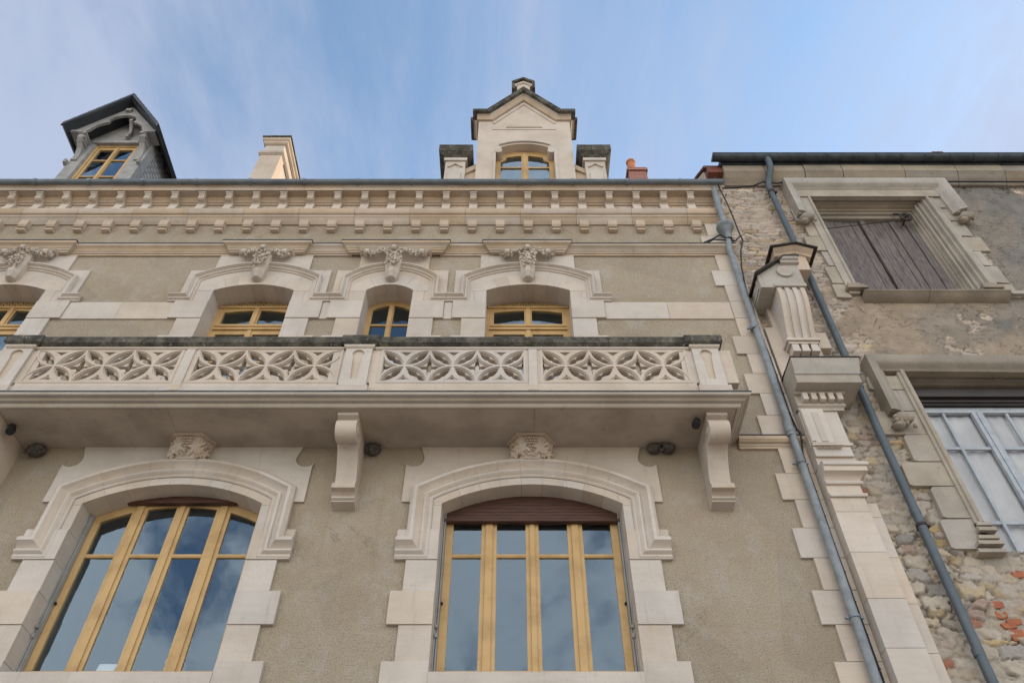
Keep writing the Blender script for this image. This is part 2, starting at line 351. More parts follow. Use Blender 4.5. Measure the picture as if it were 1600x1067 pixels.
    def lathe(s, prof, c, seg=24):          # prof (r, z)
        vs = [(c[0] + r * math.cos(2 * math.pi * k / seg), c[1] + r * math.sin(2 * math.pi * k / seg), c[2] + z) for r, z in prof for k in range(seg)]
        fs = [(i * seg + k, i * seg + (k + 1) % seg, (i + 1) * seg + (k + 1) % seg, (i + 1) * seg + k) for i in range(len(prof) - 1) for k in range(seg)]
        return s.add(vs, fs)

OFF = {}
def finish_mesh(name, mb, mat, dz=CZ, angle=32, origin=(0, 0, 0)):
    me = bpy.data.meshes.new(name)
    me.from_pydata([(a - origin[0], b - origin[1], c + dz - origin[2]) for a, b, c in mb.v], [], mb.f)
    bm = bmesh.new(); bm.from_mesh(me)
    bmesh.ops.remove_doubles(bm, verts=bm.verts, dist=1e-5)
    bmesh.ops.recalc_face_normals(bm, faces=bm.faces); bm.to_mesh(me); bm.free()
    for p in me.polygons: p.use_smooth = True
    me.set_sharp_from_angle(angle=R(angle)); me.materials.append(M[mat] if isinstance(mat, str) else mat)
    return me
def link(o): SC.collection.objects.link(o); return o
def wloc(o):
    v = Vector((0, 0, 0))
    while o: v += o.location; o = o.parent
    return v
def part(name, mb, mat, parent, label=None, angle=32):
    """one mesh object, a part of parent"""
    o = link(bpy.data.objects.new(name, finish_mesh(name, mb, mat, angle=angle)))
    o.parent = parent
    if parent: o.location = -wloc(parent)
    if label: o['label'] = label
    return o
def thing(name, label, cat, loc, group=None):
    o = link(bpy.data.objects.new(name, None)); o.empty_display_size = 0.3
    o.location = (loc[0], loc[1], loc[2] + CZ); o['label'] = label; o['category'] = cat
    if group: o['group'] = group
    return o
def solid(name, mb, mat, label, cat, loc=None, group=None, angle=32):
    """a whole thing that is one mesh, origin at loc"""
    loc = loc or (0, 0, 0); og = (loc[0], loc[1], loc[2] + CZ)
    o = link(bpy.data.objects.new(name, finish_mesh(name, mb, mat, angle=angle, origin=og))); o.location = og
    o['label'] = label; o['category'] = cat
    if group: o['group'] = group
    return o
def node(name, parent, label=None):
    """an Empty part that only gathers sub-parts"""
    o = link(bpy.data.objects.new(name, None)); o.empty_display_size = 0.1; o.parent = parent; o.location = -wloc(parent)
    if label: o['label'] = label
    return o
def at(u, v, Y=0.0):
    """photo pixel -> (x, z) on the vertical plane y = Y"""
    cx, cy = (u - 800) / F, (533.5 - v) / F
    dy, dz = math.cos(TH) - cy * math.sin(TH), math.sin(TH) + cy * math.cos(TH); t = (D + Y) / dy
    return t * cx, t * dz
def arc(xc, a, zs, zc, n=18, rev=False):
    """segmental arch from the left springing over the crown to the right"""
    r = zc - zs; Rr = (a * a + r * r) / (2 * r); th = math.asin(min(1, a / Rr)) if r <= a else math.pi - math.asin(a / Rr)
    p = [(xc + Rr * math.sin(-th + 2 * th * i / n), zc - Rr + Rr * math.cos(-th + 2 * th * i / n)) for i in range(n + 1)]
    return p[::-1] if rev else p
def opening(xc, a, z0, zs, zc, n=18): return [(xc - a, z0)] + arc(xc, a, zs, zc, n) + [(xc + a, z0)]
def rect(x0, x1, z0, z1): return [(x0, z0), (x0, z1), (x1, z1), (x1, z0)]
def radial(xc, a, zs, zc):
    r = zc - zs; Rr = (a * a + r * r) / (2 * r); return Rr, zc - Rr, math.asin(a / Rr)
def foliage(mb, c, w, h, d, rnd, n=34):
    """carved leaves: lobed, tilted lumps spread over a half-domed front"""
    for i in range(n):
        t = rnd.uniform(-1, 1); q = rnd.uniform(-1, 1)
        bul = math.sqrt(max(0.05, 1 - 0.75 * t * t))
        x = c[0] + w * t; z = c[2] + h * q; y = c[1] - d * bul * rnd.uniform(0.55, 1.0)
        s = rnd.uniform(0.035, 0.07)
        mb.blob((x, y, z), (s * 1.35, s * 0.7, s * 0.95), rnd.uniform(0, 3.14), 12, 5, rnd.choice((3, 4, 5)), 0.30, 0.0, None, rnd.uniform(-0.5, 0.5))

# ------------------------------------------------------------------ ground
def sheet(name, x0, x1, y0, y1, z, mat):
    o = link(bpy.data.objects.new(name, finish_mesh(name, MB().add([(x0, y0, z), (x1, y0, z), (x1, y1, z), (x0, y1, z)], [(0, 1, 2, 3)]), mat)))
    o['kind'] = 'structure'; return o
sheet('ground', -600, 600, -600, 600, -1.6, 'ground')
pv = MB(); pv.box(-40, 40, -2.2, -0.25, -1.6, -1.48)
o = link(bpy.data.objects.new('pavement', finish_mesh('pavement', pv, 'ground'))); o['kind'] = 'structure'

# ------------------------------------------------------------------ TOWNHOUSE
HX = 4.115                                # right-hand corner of the house
house = thing('townhouse', 'tan roughcast townhouse with white stone window surrounds, ochre windows and a long stone balcony', 'building', (-2.13, 0.2, -1.6))
LOW = [(-4.462, 1.18), (0.265, 1.187)]    # the big windows below the balcony
LZ0, LZS, LZC = 3.95, 6.23, 6.54
UP = [(-8.83, 0.715, 0.85, 0.66), (-4.495, 0.70, 0.85, 0.66), (-2.13, 0.41, 0.63, 0.84), (0.281, 0.727, 0.85, 0.66)]   # centre, half width, upper block, cornice break
UZ0, UZS, UZC = 7.36, 10.735, 10.90
holes = [opening(x, a + 0.05, LZ0 - 0.05, LZS, LZC + 0.05) for x, a in LOW] + [opening(x, a + 0.05, UZ0 - 0.05, UZS, UZC + 0.05) for x, a, _, _ in UP]
part('wall', MB().plate(rect(-16, HX, -1.6, 13.6), holes, 0, 0.42), 'render', house)
it = MB(); it.box(-16, HX, 6, 6.2, -1.6, 13.5); it.box(-16.2, -16, 0, 6.2, -1.6, 13.5); it.box(HX - .1, HX + .1, 0.43, 6.2, -1.6, 13.5)
for z in (3.3, 7.0, 13.4): it.box(-16, HX - .1, 0.43, 6, z, z + 0.2)
it.box(-6.35, -6.2, 0.43, 6, 3.5, 7.0); it.box(-1.9, -1.75, 0.43, 6, 3.5, 7.0); it.box(2.3, 2.45, 0.43, 6, 3.5, 7.0)
part('interior_wall', it, 'room', house)

# quoins
rnd = random.Random(4)
qm = MB(); g = 0.004
rows = []; z = 4.095 - 0.4385 * 13
wide = True
while z < 7.0: rows.append((z, z + 0.4385, wide)); z += 0.4385; wide = not wide
rows = [r for r in rows if r[1] < 7.17]
for i, (a, b, w) in enumerate(rows): rows[i] = (a, b, (round((a - 4.095) / 0.4385) % 2) == 1)
rows += [(7.34, 7.79, True), (7.79, 8.235, False), (8.235, 8.66, True), (8.66, 9.11, False), (9.11, 9.53, True), (9.53, 9.985, False),
         (9.985, 10.43, False), (10.43, 10.865, False), (10.865, 11.30, True), (11.30, 11.76, False), (11.98, 12.39, True), (12.39, 12.80, False)]
for a, b, w in rows: qm.box(3.575 if w else 3.725, HX, -0.035 - rnd.uniform(0, .004), 0.05, a + g, b - g)
part('quoins', qm, 'stone', house)
# plain stone band at the level of the arch imposts
bm_ = MB()
edges = [-16.0]
for x, a, _, _ in UP: edges += [x - a - 0.56, x + a + 0.56]
edges.append(3.725)
for i in range(0, len(edges), 2):
    x0, x1 = edges[i] + .006, edges[i + 1] - .006
    n = max(1, round((x1 - x0) / 1.1))
    bm_ = MB()
    for k in range(n): bm_.box(x0 + (x1 - x0) * k / n + .002, x0 + (x1 - x0) * (k + 1) / n - .002, -0.022, 0.03, 9.985, 10.42)
    part('stone_band', bm_, 'stone', house)

# cornice above the upper windows, broken forward over each keystone
prof = [(-0.03, 11.765), (0.035, 11.765), (0.035, 11.80), (0.055, 11.805), (0.06, 11.835), (0.075, 11.845), (0.085, 11.87), (0.11, 11.90), (0.145, 11.92), (0.15, 11.93), (0.155, 11.965), (-0.03, 11.975)]
path = [(-16, 0)]
for x, a, _, w in UP: path += [(x - w, 0), (x - w, -0.075), (x + w, -0.075), (x + w, 0)]
path.append((HX + 0.02, 0))
cornice = part('cornice', MB().sweep_xy(prof, path), 'trim', house)
part('flashing', MB().sweep_xy([(-0.03, 11.978), (0.165, 11.969), (0.165, 11.985), (-0.03, 12.0)], path), 'darkzinc', cornice)

# top entablature: band with dentils, frieze with modillions, corona, gutter
band = MB(); sp = 1.078
prof = [(0.02, 12.79), (-0.03, 12.79), (-0.05, 12.82), (-0.085, 12.86), (-0.10, 12.90), (-0.115, 12.915), (-0.13, 12.93), (-0.13, 12.96), (-0.12, 12.975), (-0.155, 12.99), (-0.175, 13.02), (-0.18, 13.13), (-0.17, 13.14), (0.02, 13.15)]
x = -16.0
while x < 4.2:
    x1 = min(x + sp, 4.2); band.prism_x(prof, x + .003, x1 - .003); x += sp
part('frieze_band', band, 'trim', house)
fz = MB(); fz.box(-16, 4.15, -0.05, 0.05, 13.15, 13.62)
fz.prism_x([(-0.05, 13.40), (-0.08, 13.41), (-0.09, 13.44), (-0.12, 13.455), (-0.125, 13.485), (-0.11, 13.50), (-0.14, 13.52), (-0.16, 13.56), (-0.16, 13.60), (-0.05, 13.60)], -16, 4.15)
for k in range(-29, 6):                   # little carved panels between the modillions
    xc = 0.85 + 0.5385 * k + 0.269
    fz.box(xc - 0.16, xc + 0.16, -0.07, -0.05, 13.18, 13.36)
    for s in (-1, 1): fz.blob((xc + s * 0.10, -0.075, 13.30), (0.035, 0.02, 0.035), 0, 8, 4)
frieze = part('frieze', fz, 'trim', house)
cor = MB()
x = -16.0
while x < 4.18:
    x1 = min(x + 1.15, 4.18); cor.prism_x([(0.05, 13.59), (-0.30, 13.59), (-0.305, 13.575), (-0.315, 13.575), (-0.325, 13.60), (-0.325, 13.66), (-0.36, 13.70), (-0.36, 13.74), (0.05, 13.74)], x + .002, x1 - .002); x += 1.15
part('corona', cor, 'trim', house)
mo = MB()
mo.prism_x([(-0.04, 13.14), (-0.172, 13.142), (-0.165, 13.17), (-0.125, 13.36), (-0.14, 13.375), (-0.14, 13.40), (-0.04, 13.40)], -0.08, 0.08)
curl = [(-0.04, 13.38)] + [(-0.185 + 0.065 * math.cos(t), 13.455 + 0.065 * math.sin(t)) for t in [math.pi * (1.55 - 0.1 * k) for k in range(9)]] + [(-0.26, 13.52), (-0.275, 13.55), (-0.275, 13.592), (-0.04, 13.592)]
mo.prism_x(curl, -0.062, 0.062)
mo.prism_x([(-0.04, 13.545), (-0.285, 13.545), (-0.29, 13.592), (-0.04, 13.592)], -0.075, 0.075)
me_mod = finish_mesh('modillion', mo, 'stone'); 
de = MB()
de.prism_x([(0.02, 12.60), (-0.10, 12.615), (-0.125, 12.65), (-0.125, 12.80), (0.02, 12.80)], -0.085, 0.085)
de.prism_x([(0.02, 12.53), (-0.06, 12.53), (-0.085, 12.545), (-0.09, 12.575), (-0.07, 12.598), (0.02, 12.60)], -0.078, 0.078)
me_den = finish_mesh('dentil', de, 'trim')
for k in range(-24, 7):
    for nm, me in (('modillion', me_mod), ('dentil', me_den)):
        if nm == 'dentil' and k == 6: continue
        o = link(bpy.data.objects.new(nm, me)); o.parent = house; o.location = Vector((0.85 + 0.5385 * k + (0.02 if k == 6 else 0), 0, 0)) - wloc(house)
gt = MB()
half = [(-0.405 + 0.06 * math.cos(t), 13.735 + 0.052 * math.sin(t)) for t in [math.pi + math.pi * i / 12 for i in range(13)]]
inner = [(-0.405 + 0.055 * math.cos(t), 13.735 + 0.047 * math.sin(t)) for t in [2 * math.pi - math.pi * i / 12 for i in range(13)]]
gt.prism_x(half + inner, -16, 4.21)
gt.tube([(-16, -0.463, 13.735), (4.21, -0.463, 13.735)], 0.012, 8)
for k in range(-14, 5):
    xx = 0.14 + 1.07 * k
    if xx < 4.1: gt.prism_x([(-0.405 + 0.075 * math.cos(t), 13.735 + 0.066 * math.sin(t)) for t in [math.pi + math.pi * i / 10 for i in range(11)]] + [(-0.33, 13.745), (-0.46, 13.765), (-0.48, 13.755)], xx - .03, xx + .03)
part('gutter', gt, 'zinc', house)
rf = MB()
for ax, ay, bx, by in ((-0.32, 13.72, 5.0, 18.3), (10.3, 13.72, 5.0, 18.3)):
    rf.add([(-16, ax, ay), (HX, ax, ay), (HX, bx, by), (-16, bx, by), (-16, ax, ay + .08), (HX, ax, ay + .08), (HX, bx, by + .08), (-16, bx, by + .08)],
           [(0, 1, 2, 3), (4, 5, 6, 7), (0, 1, 5, 4), (2, 3, 7, 6), (1, 2, 6, 5), (0, 3, 7, 4)])
part('roof', rf, 'slate', house)
SCP = [(0.02, 7.16), (-0.035, 7.16), (-0.045, 7.19), (-0.06, 7.20), (-0.06, 7.225), (-0.095, 7.235), (-0.125, 7.27), (-0.125, 7.325), (0.02, 7.335)]
part('string_course', MB().prism_x(SCP, 3.19, HX + .03), 'trim', house); part('string_course', MB().prism_x(SCP, -16, -7.46), 'trim', house)
part('flashing', MB().prism_x([(0.0, 7.337), (-0.135, 7.328), (-0.135, 7.342), (0.0, 7.352)], 3.19, HX + .035), 'darkzinc', house)

# ---- windows
def frame_plate(mb, outer, holes, y0, y1): mb.plate(outer, holes, y0, y1)
def arched_pane(x0, x1, z0, fz, n=8): return [(x0, z0)] + [(x0 + (x1 - x0) * i / n, fz(x0 + (x1 - x0) * i / n)) for i in range(n + 1)] + [(x1, z0)]

def jamb_blocks(mb, xc, a, rows, y0=-0.035, y1=0.45):
    for z0, z1, e in rows:
        j = rnd.uniform(0, 0.004)
        for s in (-1, 1):
            x0, x1 = sorted((xc + s * a, xc + s * (a + e))); mb.box(x0, x1, y0 - j - (0.012 if e > 0.5 else 0), y1, z0 + .003, z1 - .003)
def voussoirs(mb, xc, a, zs, zc, n, up, y0, y1):
    """wedge blocks between the intrados and the level up(x)"""
    Rr, cz, th = radial(xc, a, zs, zc)
    for i in range(n):
        t0, t1 = -th + 2 * th * i / n + 0.0014 / Rr, -th + 2 * th * (i + 1) / n - 0.0014 / Rr
        lo = [(xc + Rr * math.sin(t0 + (t1 - t0) * k / 4), cz + Rr * math.cos(t0 + (t1 - t0) * k / 4)) for k in range(5)]
        hi = [(xc + (Rr + up) * math.sin(t0 + (t1 - t0) * k / 4), cz + (Rr + up) * math.cos(t0 + (t1 - t0) * k / 4)) for k in range(5)]
        poly = lo + hi[::-1]
        if i == 0: poly = poly + [(xc - a - up, zs + up * .45), (xc - a - up, zs - .028), (xc - a, zs - .028)]
        if i == n - 1: poly = lo + [(xc + a, zs - .028), (xc + a + up, zs - .028), (xc + a + up, zs + up * .45)] + hi[::-1]
        mb.plate(poly, [], y0, y1)

LOWHOOD = [(0.115, -0.02), (0.115, -0.05), (0.135, -0.062), (0.155, -0.055), (0.165, -0.045), (0.185, -0.07), (0.205, -0.085), (0.228, -0.082), (0.24, -0.066), (0.245, -0.058),
           (0.275, -0.075), (0.31, -0.115), (0.325, -0.135), (0.365, -0.135), (0.41, -0.085), (0.41, -0.02)]
def low_window(xc, a, shutter_z, label):
    w = node('window', house, label)
    sm = MB()
    rows = [(3.66, 4.095, .53), (4.095, 4.53, .385), (4.53, 4.96, .53), (4.96, 5.385, .385), (5.385, 5.82, .53)]
    rows += [(3.66 - .4385 * (i + 1), 3.66 - .4385 * i, (.385, .53)[i % 2]) for i in range(12)]
    jamb_blocks(sm, xc, a, rows)
    # head: flat plate with scooped upper corners, springers either side of the arch
    sc = [(1.62 - 0.145 * math.cos(t), 6.985 + 0.145 * math.sin(t)) for t in [R(25) - R(175) * k / 10 for k in range(11)]]
    right = [(xc + 1.535, 7.205)] + [(xc + q[0], q[1]) for q in sc] + [(xc + 1.72, 6.86), (xc + 1.72, 6.26), (xc + 1.58, 6.26), (xc + 1.58, 5.823)]
    left = [(2 * xc - q[0], q[1]) for q in reversed(right)]
    inn = arc(xc, a + .11, LZS + 0.03, LZC + 0.115, 20, True)
    sm.plate(left + right + [(xc + a + .11, 5.823)] + inn + [(xc - a - .11, 5.823)], [], -0.032, 0.40)
    for s in (-1, 1):
        x0, x1 = sorted((xc + s * a, xc + s * (a + .108))); sm.box(x0, x1, -0.036, 0.45, 5.823, LZS - .031)
    voussoirs(sm, xc, a, LZS, LZC, 9, 0.108, -0.037, 0.45)
    part('surround', sm, 'stone', w)
    # hood mould with returned ends
    A = arc(xc, a, LZS, LZC, 27)
    hm = MB(); hm.sweep_xz_jointed(LOWHOOD, [(xc - 1.72, 5.285), (xc - a, 5.285)] + A + [(xc + a, 5.285), (xc + 1.72, 5.285)], [2 + 3 * k for k in range(1, 9)])
    part('hood_mould', hm, 'stone', w)
    # carved keystone with grapes and leaves
    km = MB(); r2 = random.Random(int(abs(xc) * 100))
    lv = [(.31, .30, 7.19), (.29, .27, 7.08), (.25, .20, 6.97), (.20, .15, 6.89)]
    km.add([q for hw, d, z in lv for q in ((xc - hw, 0, z), (xc - hw, -d * .4, z), (xc - hw * .55, -d, z), (xc + hw * .55, -d, z), (xc + hw, -d * .4, z), (xc + hw, 0, z))],
           [(k * 6 + j, k * 6 + j + 1, k * 6 + j + 7, k * 6 + j + 6) for k in range(3) for j in range(5)] + [(0, 1, 2, 3, 4, 5), (18, 19, 20, 21, 22, 23)])
    fy = lambda x, z: -(.13 + .17 * (z - 6.89) / .3) * (1 - .55 * max(0, abs(x) - .14) / .17)
    km.add([(xc - .34, -.12, 7.15), (xc - .2, -.34, 7.15), (xc + .2, -.34, 7.15), (xc + .34, -.12, 7.15), (xc - .34, -.12, 7.188), (xc - .2, -.34, 7.188), (xc + .2, -.34, 7.188), (xc + .34, -.12, 7.188)],
           [(0, 1, 2, 3), (4, 5, 6, 7), (0, 1, 5, 4), (1, 2, 6, 5), (2, 3, 7, 6)])
    for k in range(44):
        q = r2.uniform(-1, 1); u = r2.uniform(0, 1)
        km.blob((xc + q * 0.27, fy(q * .27, 6.92 + .2 * u) - .01, 6.92 + 0.2 * u), (r2.uniform(.02, .04), .025, r2.uniform(.016, .03)), r2.uniform(0, 3), 15, 5, 5, 0.45)
    for sg in (-1, 1):
        for j in range(3): km.blob((xc + sg * (.12 + .06 * j), fy(.12 + .06 * j, 7.03 - .03 * j) - .02, 7.03 - .03 * j), (.10 - .015 * j, .024, .08 - .012 * j), sg * (.5 + .3 * j), 30, 4, 5, 0.40, 0, None, .5)
        km.tube([(xc + sg * .03, -.18, 6.92), (xc + sg * .09, -.22, 6.98), (xc + sg * .16, -.19, 6.94), (xc + sg * .22, -.15, 6.99)], .014, 6)
    for rr in range(5):
        for k in range(5 - rr):
            km.blob((xc + (k - (4 - rr) / 2) * 0.034, -0.315 + rr * .018, 7.12 - rr * 0.033), (.0185, .0185, .0185), 0, 8, 6)
    part('keystone', km, 'trim', w, angle=24)
    sl = MB(); sl.box(xc - a + .002, xc + a - .002, -0.06, 0.34, 3.80, LZ0 + .02); part('sill', sl, 'stone', w)
    # guide rails for the roller shutter
    for s in (-1, 1):
        gr = MB(); x0, x1 = sorted((xc + s * (a - .002), xc + s * (a - .022))); gr.box(x0, x1, 0.215, 0.30, LZ0 + .02, LZS + .02)
        x0, x1 = sorted((xc + s * (a - .030), xc + s * (a - .048))); gr.box(x0, x1, 0.225, 0.30, LZ0 + .02, LZS + .02)
        gr.box(xc + s * (a - .03) - .02, xc + s * (a - .03) + .02, 0.19, 0.225, 4.62, 4.66); gr.box(xc + s * (a - .03) - .016, xc + s * (a - .03) + .016, 0.195, 0.225, 4.50, 4.55)
        part('shutter_rail', gr, 'railgrey', w)
        part('shutter_stop', MB().blob((xc + s * (a - .065), 0.285, 4.98), (.014, .03, .02), 0, 8, 5), 'iron', w)
    # frame: jambs, sashes, raised posts, glazing bar
    fr = MB(); top = arc(xc, a, LZS, LZC, 20)
    Rr, cz, th = radial(xc, a, LZS, LZC)
    fz = lambda x, d: cz + math.sqrt(max(0, (Rr - d) ** 2 - (x - xc) ** 2))
    panes = [(-1.04, -.665), (-.465, -.085), (.085, .465), (.665, 1.04)]
    hs = []
    for p0, p1 in panes:
        hs.append(rect(xc + p0, xc + p1, 4.15, 5.632)); hs.append(arched_pane(xc + p0, xc + p1, 5.682, lambda x: fz(x, .115)))
    e = a - .05
    fr.plate([(xc - e, LZ0 + .021)] + [(xc - e + 2 * e * i / 20, fz(xc - e + 2 * e * i / 20, .004)) for i in range(21)] + [(xc + e, LZ0 + .021)], hs, 0.305, 0.36)
    for c, hw in ((-.565, .045), (0, .032), (.565, .045)):
        fr.box(xc + c - hw, xc + c + hw, 0.283, 0.305, LZ0 + .03, fz(xc + c, .03))
        fr.box(xc + c - hw - .012, xc + c - hw - .004, 0.302, 0.304, LZ0 + .03, fz(xc + c, .05))
    for p0, p1 in panes:                                        # bottom rails and beads stand a little proud
        fr.box(xc + p0 - .03, xc + p1 + .03, 0.296, 0.305, LZ0 + .04, 4.125)
        fr.box(xc + p0, xc + p1, 0.298, 0.305, 5.645, 5.670)
    part('frame', fr, 'paint', w)
    for p0, p1 in panes:
        part('pane', MB().plate(arched_pane(xc + p0 - .01, xc + p1 + .01, 4.14, lambda x: fz(x, .108)), [], 0.326, 0.334), 'glass', w)
    sb = MB(); z = shutter_z; k = 0
    while z < LZC + .01:
        z1 = z + 0.052
        xm = min(a - .025, math.sqrt(max(0.01, Rr ** 2 - (z - cz) ** 2)) + .05)
        sb.prism_x([(0.285, z), (0.232, z), (0.228 - (.012 if k == 0 else 0), z + .006), (0.228 - (.012 if k == 0 else 0), z1 - .006), (0.232, z1 - .001), (0.285, z1 - .001)], xc - xm, xc + xm); z = z1; k += 1
    part('roller_shutter', sb, 'brownwood', w)
    return w
low_window(LOW[0][0], LOW[0][1], 6.42, 'big arched window with roller shutter almost fully hidden')
low_window(LOW[1][0], LOW[1][1], 6.125, 'big arched window with brown roller shutter edge showing')

UPHOOD = [(0.0, -0.02), (0.0, -0.045), (0.018, -0.055), (0.034, -0.05), (0.04, -0.07), (0.06, -0.085), (0.075, -0.08), (0.082, -0.07), (0.10, -0.10), (0.115, -0.125), (0.135, -0.125), (0.155, -0.09), (0.155, -0.02)]
def up_window(i, kind, label):
    xc, a, blk, _ = UP[i]; w = node('window', house, label)
    sm = MB()
    rows = [(UZ0 + .44 * k, min(UZ0 + .44 * (k + 1), 9.985), (.56, .40)[k % 2]) for k in range(5)] + [(9.54, 9.985, .40), (9.985, 10.43, .56)]
    rows[4] = (UZ0 + 1.76, 9.54, .56)
    jamb_blocks(sm, xc, a, rows, y1=0.5)
    e = 0.56 if kind != 'narrow' else 0.585
    th_ = a + .29
    hood = arc(xc, th_, 11.0, 11.31, 24)
    # head plate up to the cornice
    right = [(xc + blk, 11.772), (xc + blk, 11.31), (xc + a + e, 11.31), (xc + a + e, 10.433)]
    left = [(2 * xc - q[0], q[1]) for q in reversed(right)]
    sm.plate(left + right + [(xc + a + .2, 10.433)] + arc(xc, a + .2, UZS + .13, UZC + .2, 20, True) + [(xc - a - .2, 10.433)], [], -0.03, 0.3)
    for s in (-1, 1):
        x0, x1 = sorted((xc + s * a, xc + s * (a + .197))); sm.box(x0, x1, -0.034, 0.5, 10.433, UZS - .031)
    voussoirs(sm, xc, a, UZS, UZC, 7 if a > .5 else 5, 0.262, -0.036, 0.5)
    part('surround', sm, 'stone', w)
    hm = MB()
    out = a + 0.70
    def lim(s):
        o = out
        for j, (x2, a2, _, _) in enumerate(UP):
            if j != i and (x2 - xc) * s > 0 and abs(x2 - xc) < a + a2 + 1.4: o = min(o, abs(x2 - xc) * (a + .35) / (a + a2 + .7) - .002)
        return o
    zb = 10.425
    hm.sweep_xz_jointed(UPHOOD, [(xc - lim(-1), zb), (xc - th_, zb)] + hood + [(xc + th_, zb), (xc + lim(1), zb)], [2 + 4 * k for k in range(1, 6)])
    part('hood_mould', hm, 'stone', w)
    # foliate keystone
    km = MB(); r2 = random.Random(30 + i); wk = 0.42 if kind != 'narrow' else 0.56
    def ring(hw, d, z): return [(xc - hw, -.03, z), (xc - hw, -.03 - d * .55, z), (xc - hw * .35, -.03 - d, z), (xc + hw * .35, -.03 - d, z), (xc + hw, -.03 - d * .55, z), (xc + hw, -.03, z)]
    lev = [(.15, .22, 11.60), (.135, .21, 11.35), (.12, .185, 11.19), (.112, .175, 11.13), (.125, .19, 11.12), (.125, .19, 11.10), (.085, .13, 10.985), (.04, .06, 10.955)]
    vs = [v for hw, d, z in lev for v in ring(hw, d, z)]
    fs = [(k * 6 + j, k * 6 + j + 1, (k + 1) * 6 + j + 1, (k + 1) * 6 + j) for k in range(len(lev) - 1) for j in range(5)] + [(0, 1, 2, 3, 4, 5), tuple(6 * (len(lev) - 1) + j for j in range(6))]
    km.add(vs, fs)
    km.sweep_xy([(-.1, 11.735), (.10, 11.735), (.13, 11.755), (.14, 11.768), (-.1, 11.768)], [(xc - wk + .04, -.0), (xc - wk + .04, -.05), (xc + wk - .04, -.05), (xc + wk - .04, 0)])
    km.add([(xc - wk + .06, -.03, 11.60), (xc + wk - .06, -.03, 11.60), (xc + wk - .02, -.14, 11.74), (xc - wk + .02, -.14, 11.74), (xc - wk + .06, 0, 11.74), (xc + wk - .06, 0, 11.74)], [(0, 1, 2, 3), (0, 3, 4), (1, 2, 5)])
    for s in (-1, 1):                                           # two arms of scrolling leaves
        for k in range(26):
            t = k / 25; x = xc + s * (0.10 + (wk - .10) * t)
            for _ in range(3):
                km.blob((x + r2.uniform(-.03, .03), -.16 - .05 * math.sin(3 * t + 1) + r2.uniform(-.02, .02), 11.66 + .035 * math.sin(7 * t) + r2.uniform(-.05, .045)),
                        (r2.uniform(.02, .04), .026, r2.uniform(.014, .026)), r2.uniform(0, 3.1), 15, 5, 5, 0.45, 0, None, r2.uniform(-.4, .4))
        km.blob((xc + s * wk * .88, -.20, 11.65), (.06, .05, .06), 0, 12, 6, 6, 0.2)
    for k in range(46):
        q = r2.random(); km.blob((xc + r2.uniform(-1, 1) * (.16 - .04 * q), -.245 - r2.uniform(-.01, .03), 11.68 - .48 * q), (r2.uniform(.018, .034), .022, r2.uniform(.015, .03)), r2.uniform(0, 3.1), 15, 5, 5, 0.45)
    km.blob((xc, -.29, 11.66), (.06, .05, .055), 0, 12, 6, 6, 0.2)
    part('keystone', km, 'stone', w, angle=22)
    # joinery
    fr = MB(); Y0, Y1 = 0.36, 0.42
    Rr, cz, th = radial(xc, a, UZS, UZC)
    fzf = lambda x, d: cz + math.sqrt(max(0, (Rr - d) ** 2 - (x - xc) ** 2))
    e = a + .01
    fp = lambda d: [(xc - e, UZ0)] + [(xc - e + 2 * e * k / 14, fzf(xc - e + 2 * e * k / 14, d)) for k in range(15)] + [(xc + e, UZ0)]
    if kind == 'narrow':
        hs = []
        for s in (-1, 1):
            x0, x1 = sorted((xc + s * .05, xc + s * (a - .085)))
            hs += [arched_pane(x0, x1, 10.285, lambda x: fzf(x, .11)), rect(x0, x1, 9.30, 10.245), rect(x0, x1, 8.30, 9.26)]
        fr.plate(fp(.003), hs, Y0, Y1); fr.box(xc - .03, xc + .03, Y0 - .02, Y0, UZ0 + .02, 10.78)
        part('frame', fr, 'paint', w)
        for s in (-1, 1):
            x0, x1 = sorted((xc + s * .045, xc + s * (a - .08))); part('pane', MB().plate(arched_pane(x0, x1, 8.28, lambda x: fzf(x, .10)), [], Y0 + .02, Y0 + .028), 'glass', w)
    else:
        head = lambda x: 10.66 - 0.10 * ((x - xc) / a) ** 2
        hs = []
        for s in (-1, 1):
            x0, x1 = sorted((xc + s * .065, xc + s * (a - .13)))
            hs += [arched_pane(x0, x1, 10.29, head), rect(x0, x1, 9.36, 10.02), rect(x0, x1, 8.30, 9.32)]
        fr.plate([(xc - e, UZ0), (xc - e, 10.73), (xc + e, 10.73), (xc + e, UZ0)], hs, Y0, Y1)
        fr.box(xc - a + .02, xc + a - .02, Y0 - .03, Y0, 10.70, 10.745)
        fr.box(xc - a + .07, xc + a - .07, Y0 - .022, Y0, 10.215, 10.255); fr.box(xc - a + .06, xc + a - .06, Y0 - .035, Y0, 10.12, 10.165)
        fr.box(xc - .035, xc + .035, Y0 - .02, Y0, 10.26, 10.70); fr.box(xc - .035, xc + .035, Y0 - .02, Y0, UZ0 + .02, 10.115)
        part('frame', fr, 'paint', w)
        cr = MB()                                               # pierced scroll cresting under the arch
        for k in range(-6, 7):
            x = xc + k * a / 7.2; hz = fzf(x, .0) - 10.745
            if hz < .05: continue
            for s in (-1, 1):
                pts = [(x + s * (.012 + (.035) * (1 - math.cos(t)) / 2), Y0, 10.745 + (hz + .01) * (t / (2 * math.pi))) for t in [2 * math.pi * q / 8 for q in range(9)]]
                cr.tube(pts, .008, 6)
            cr.blob((x, Y0, 10.745 + hz * .5), (.022, .012, .03), 0, 8, 5, 4, .3)
        part('cresting', cr, 'paint', w)
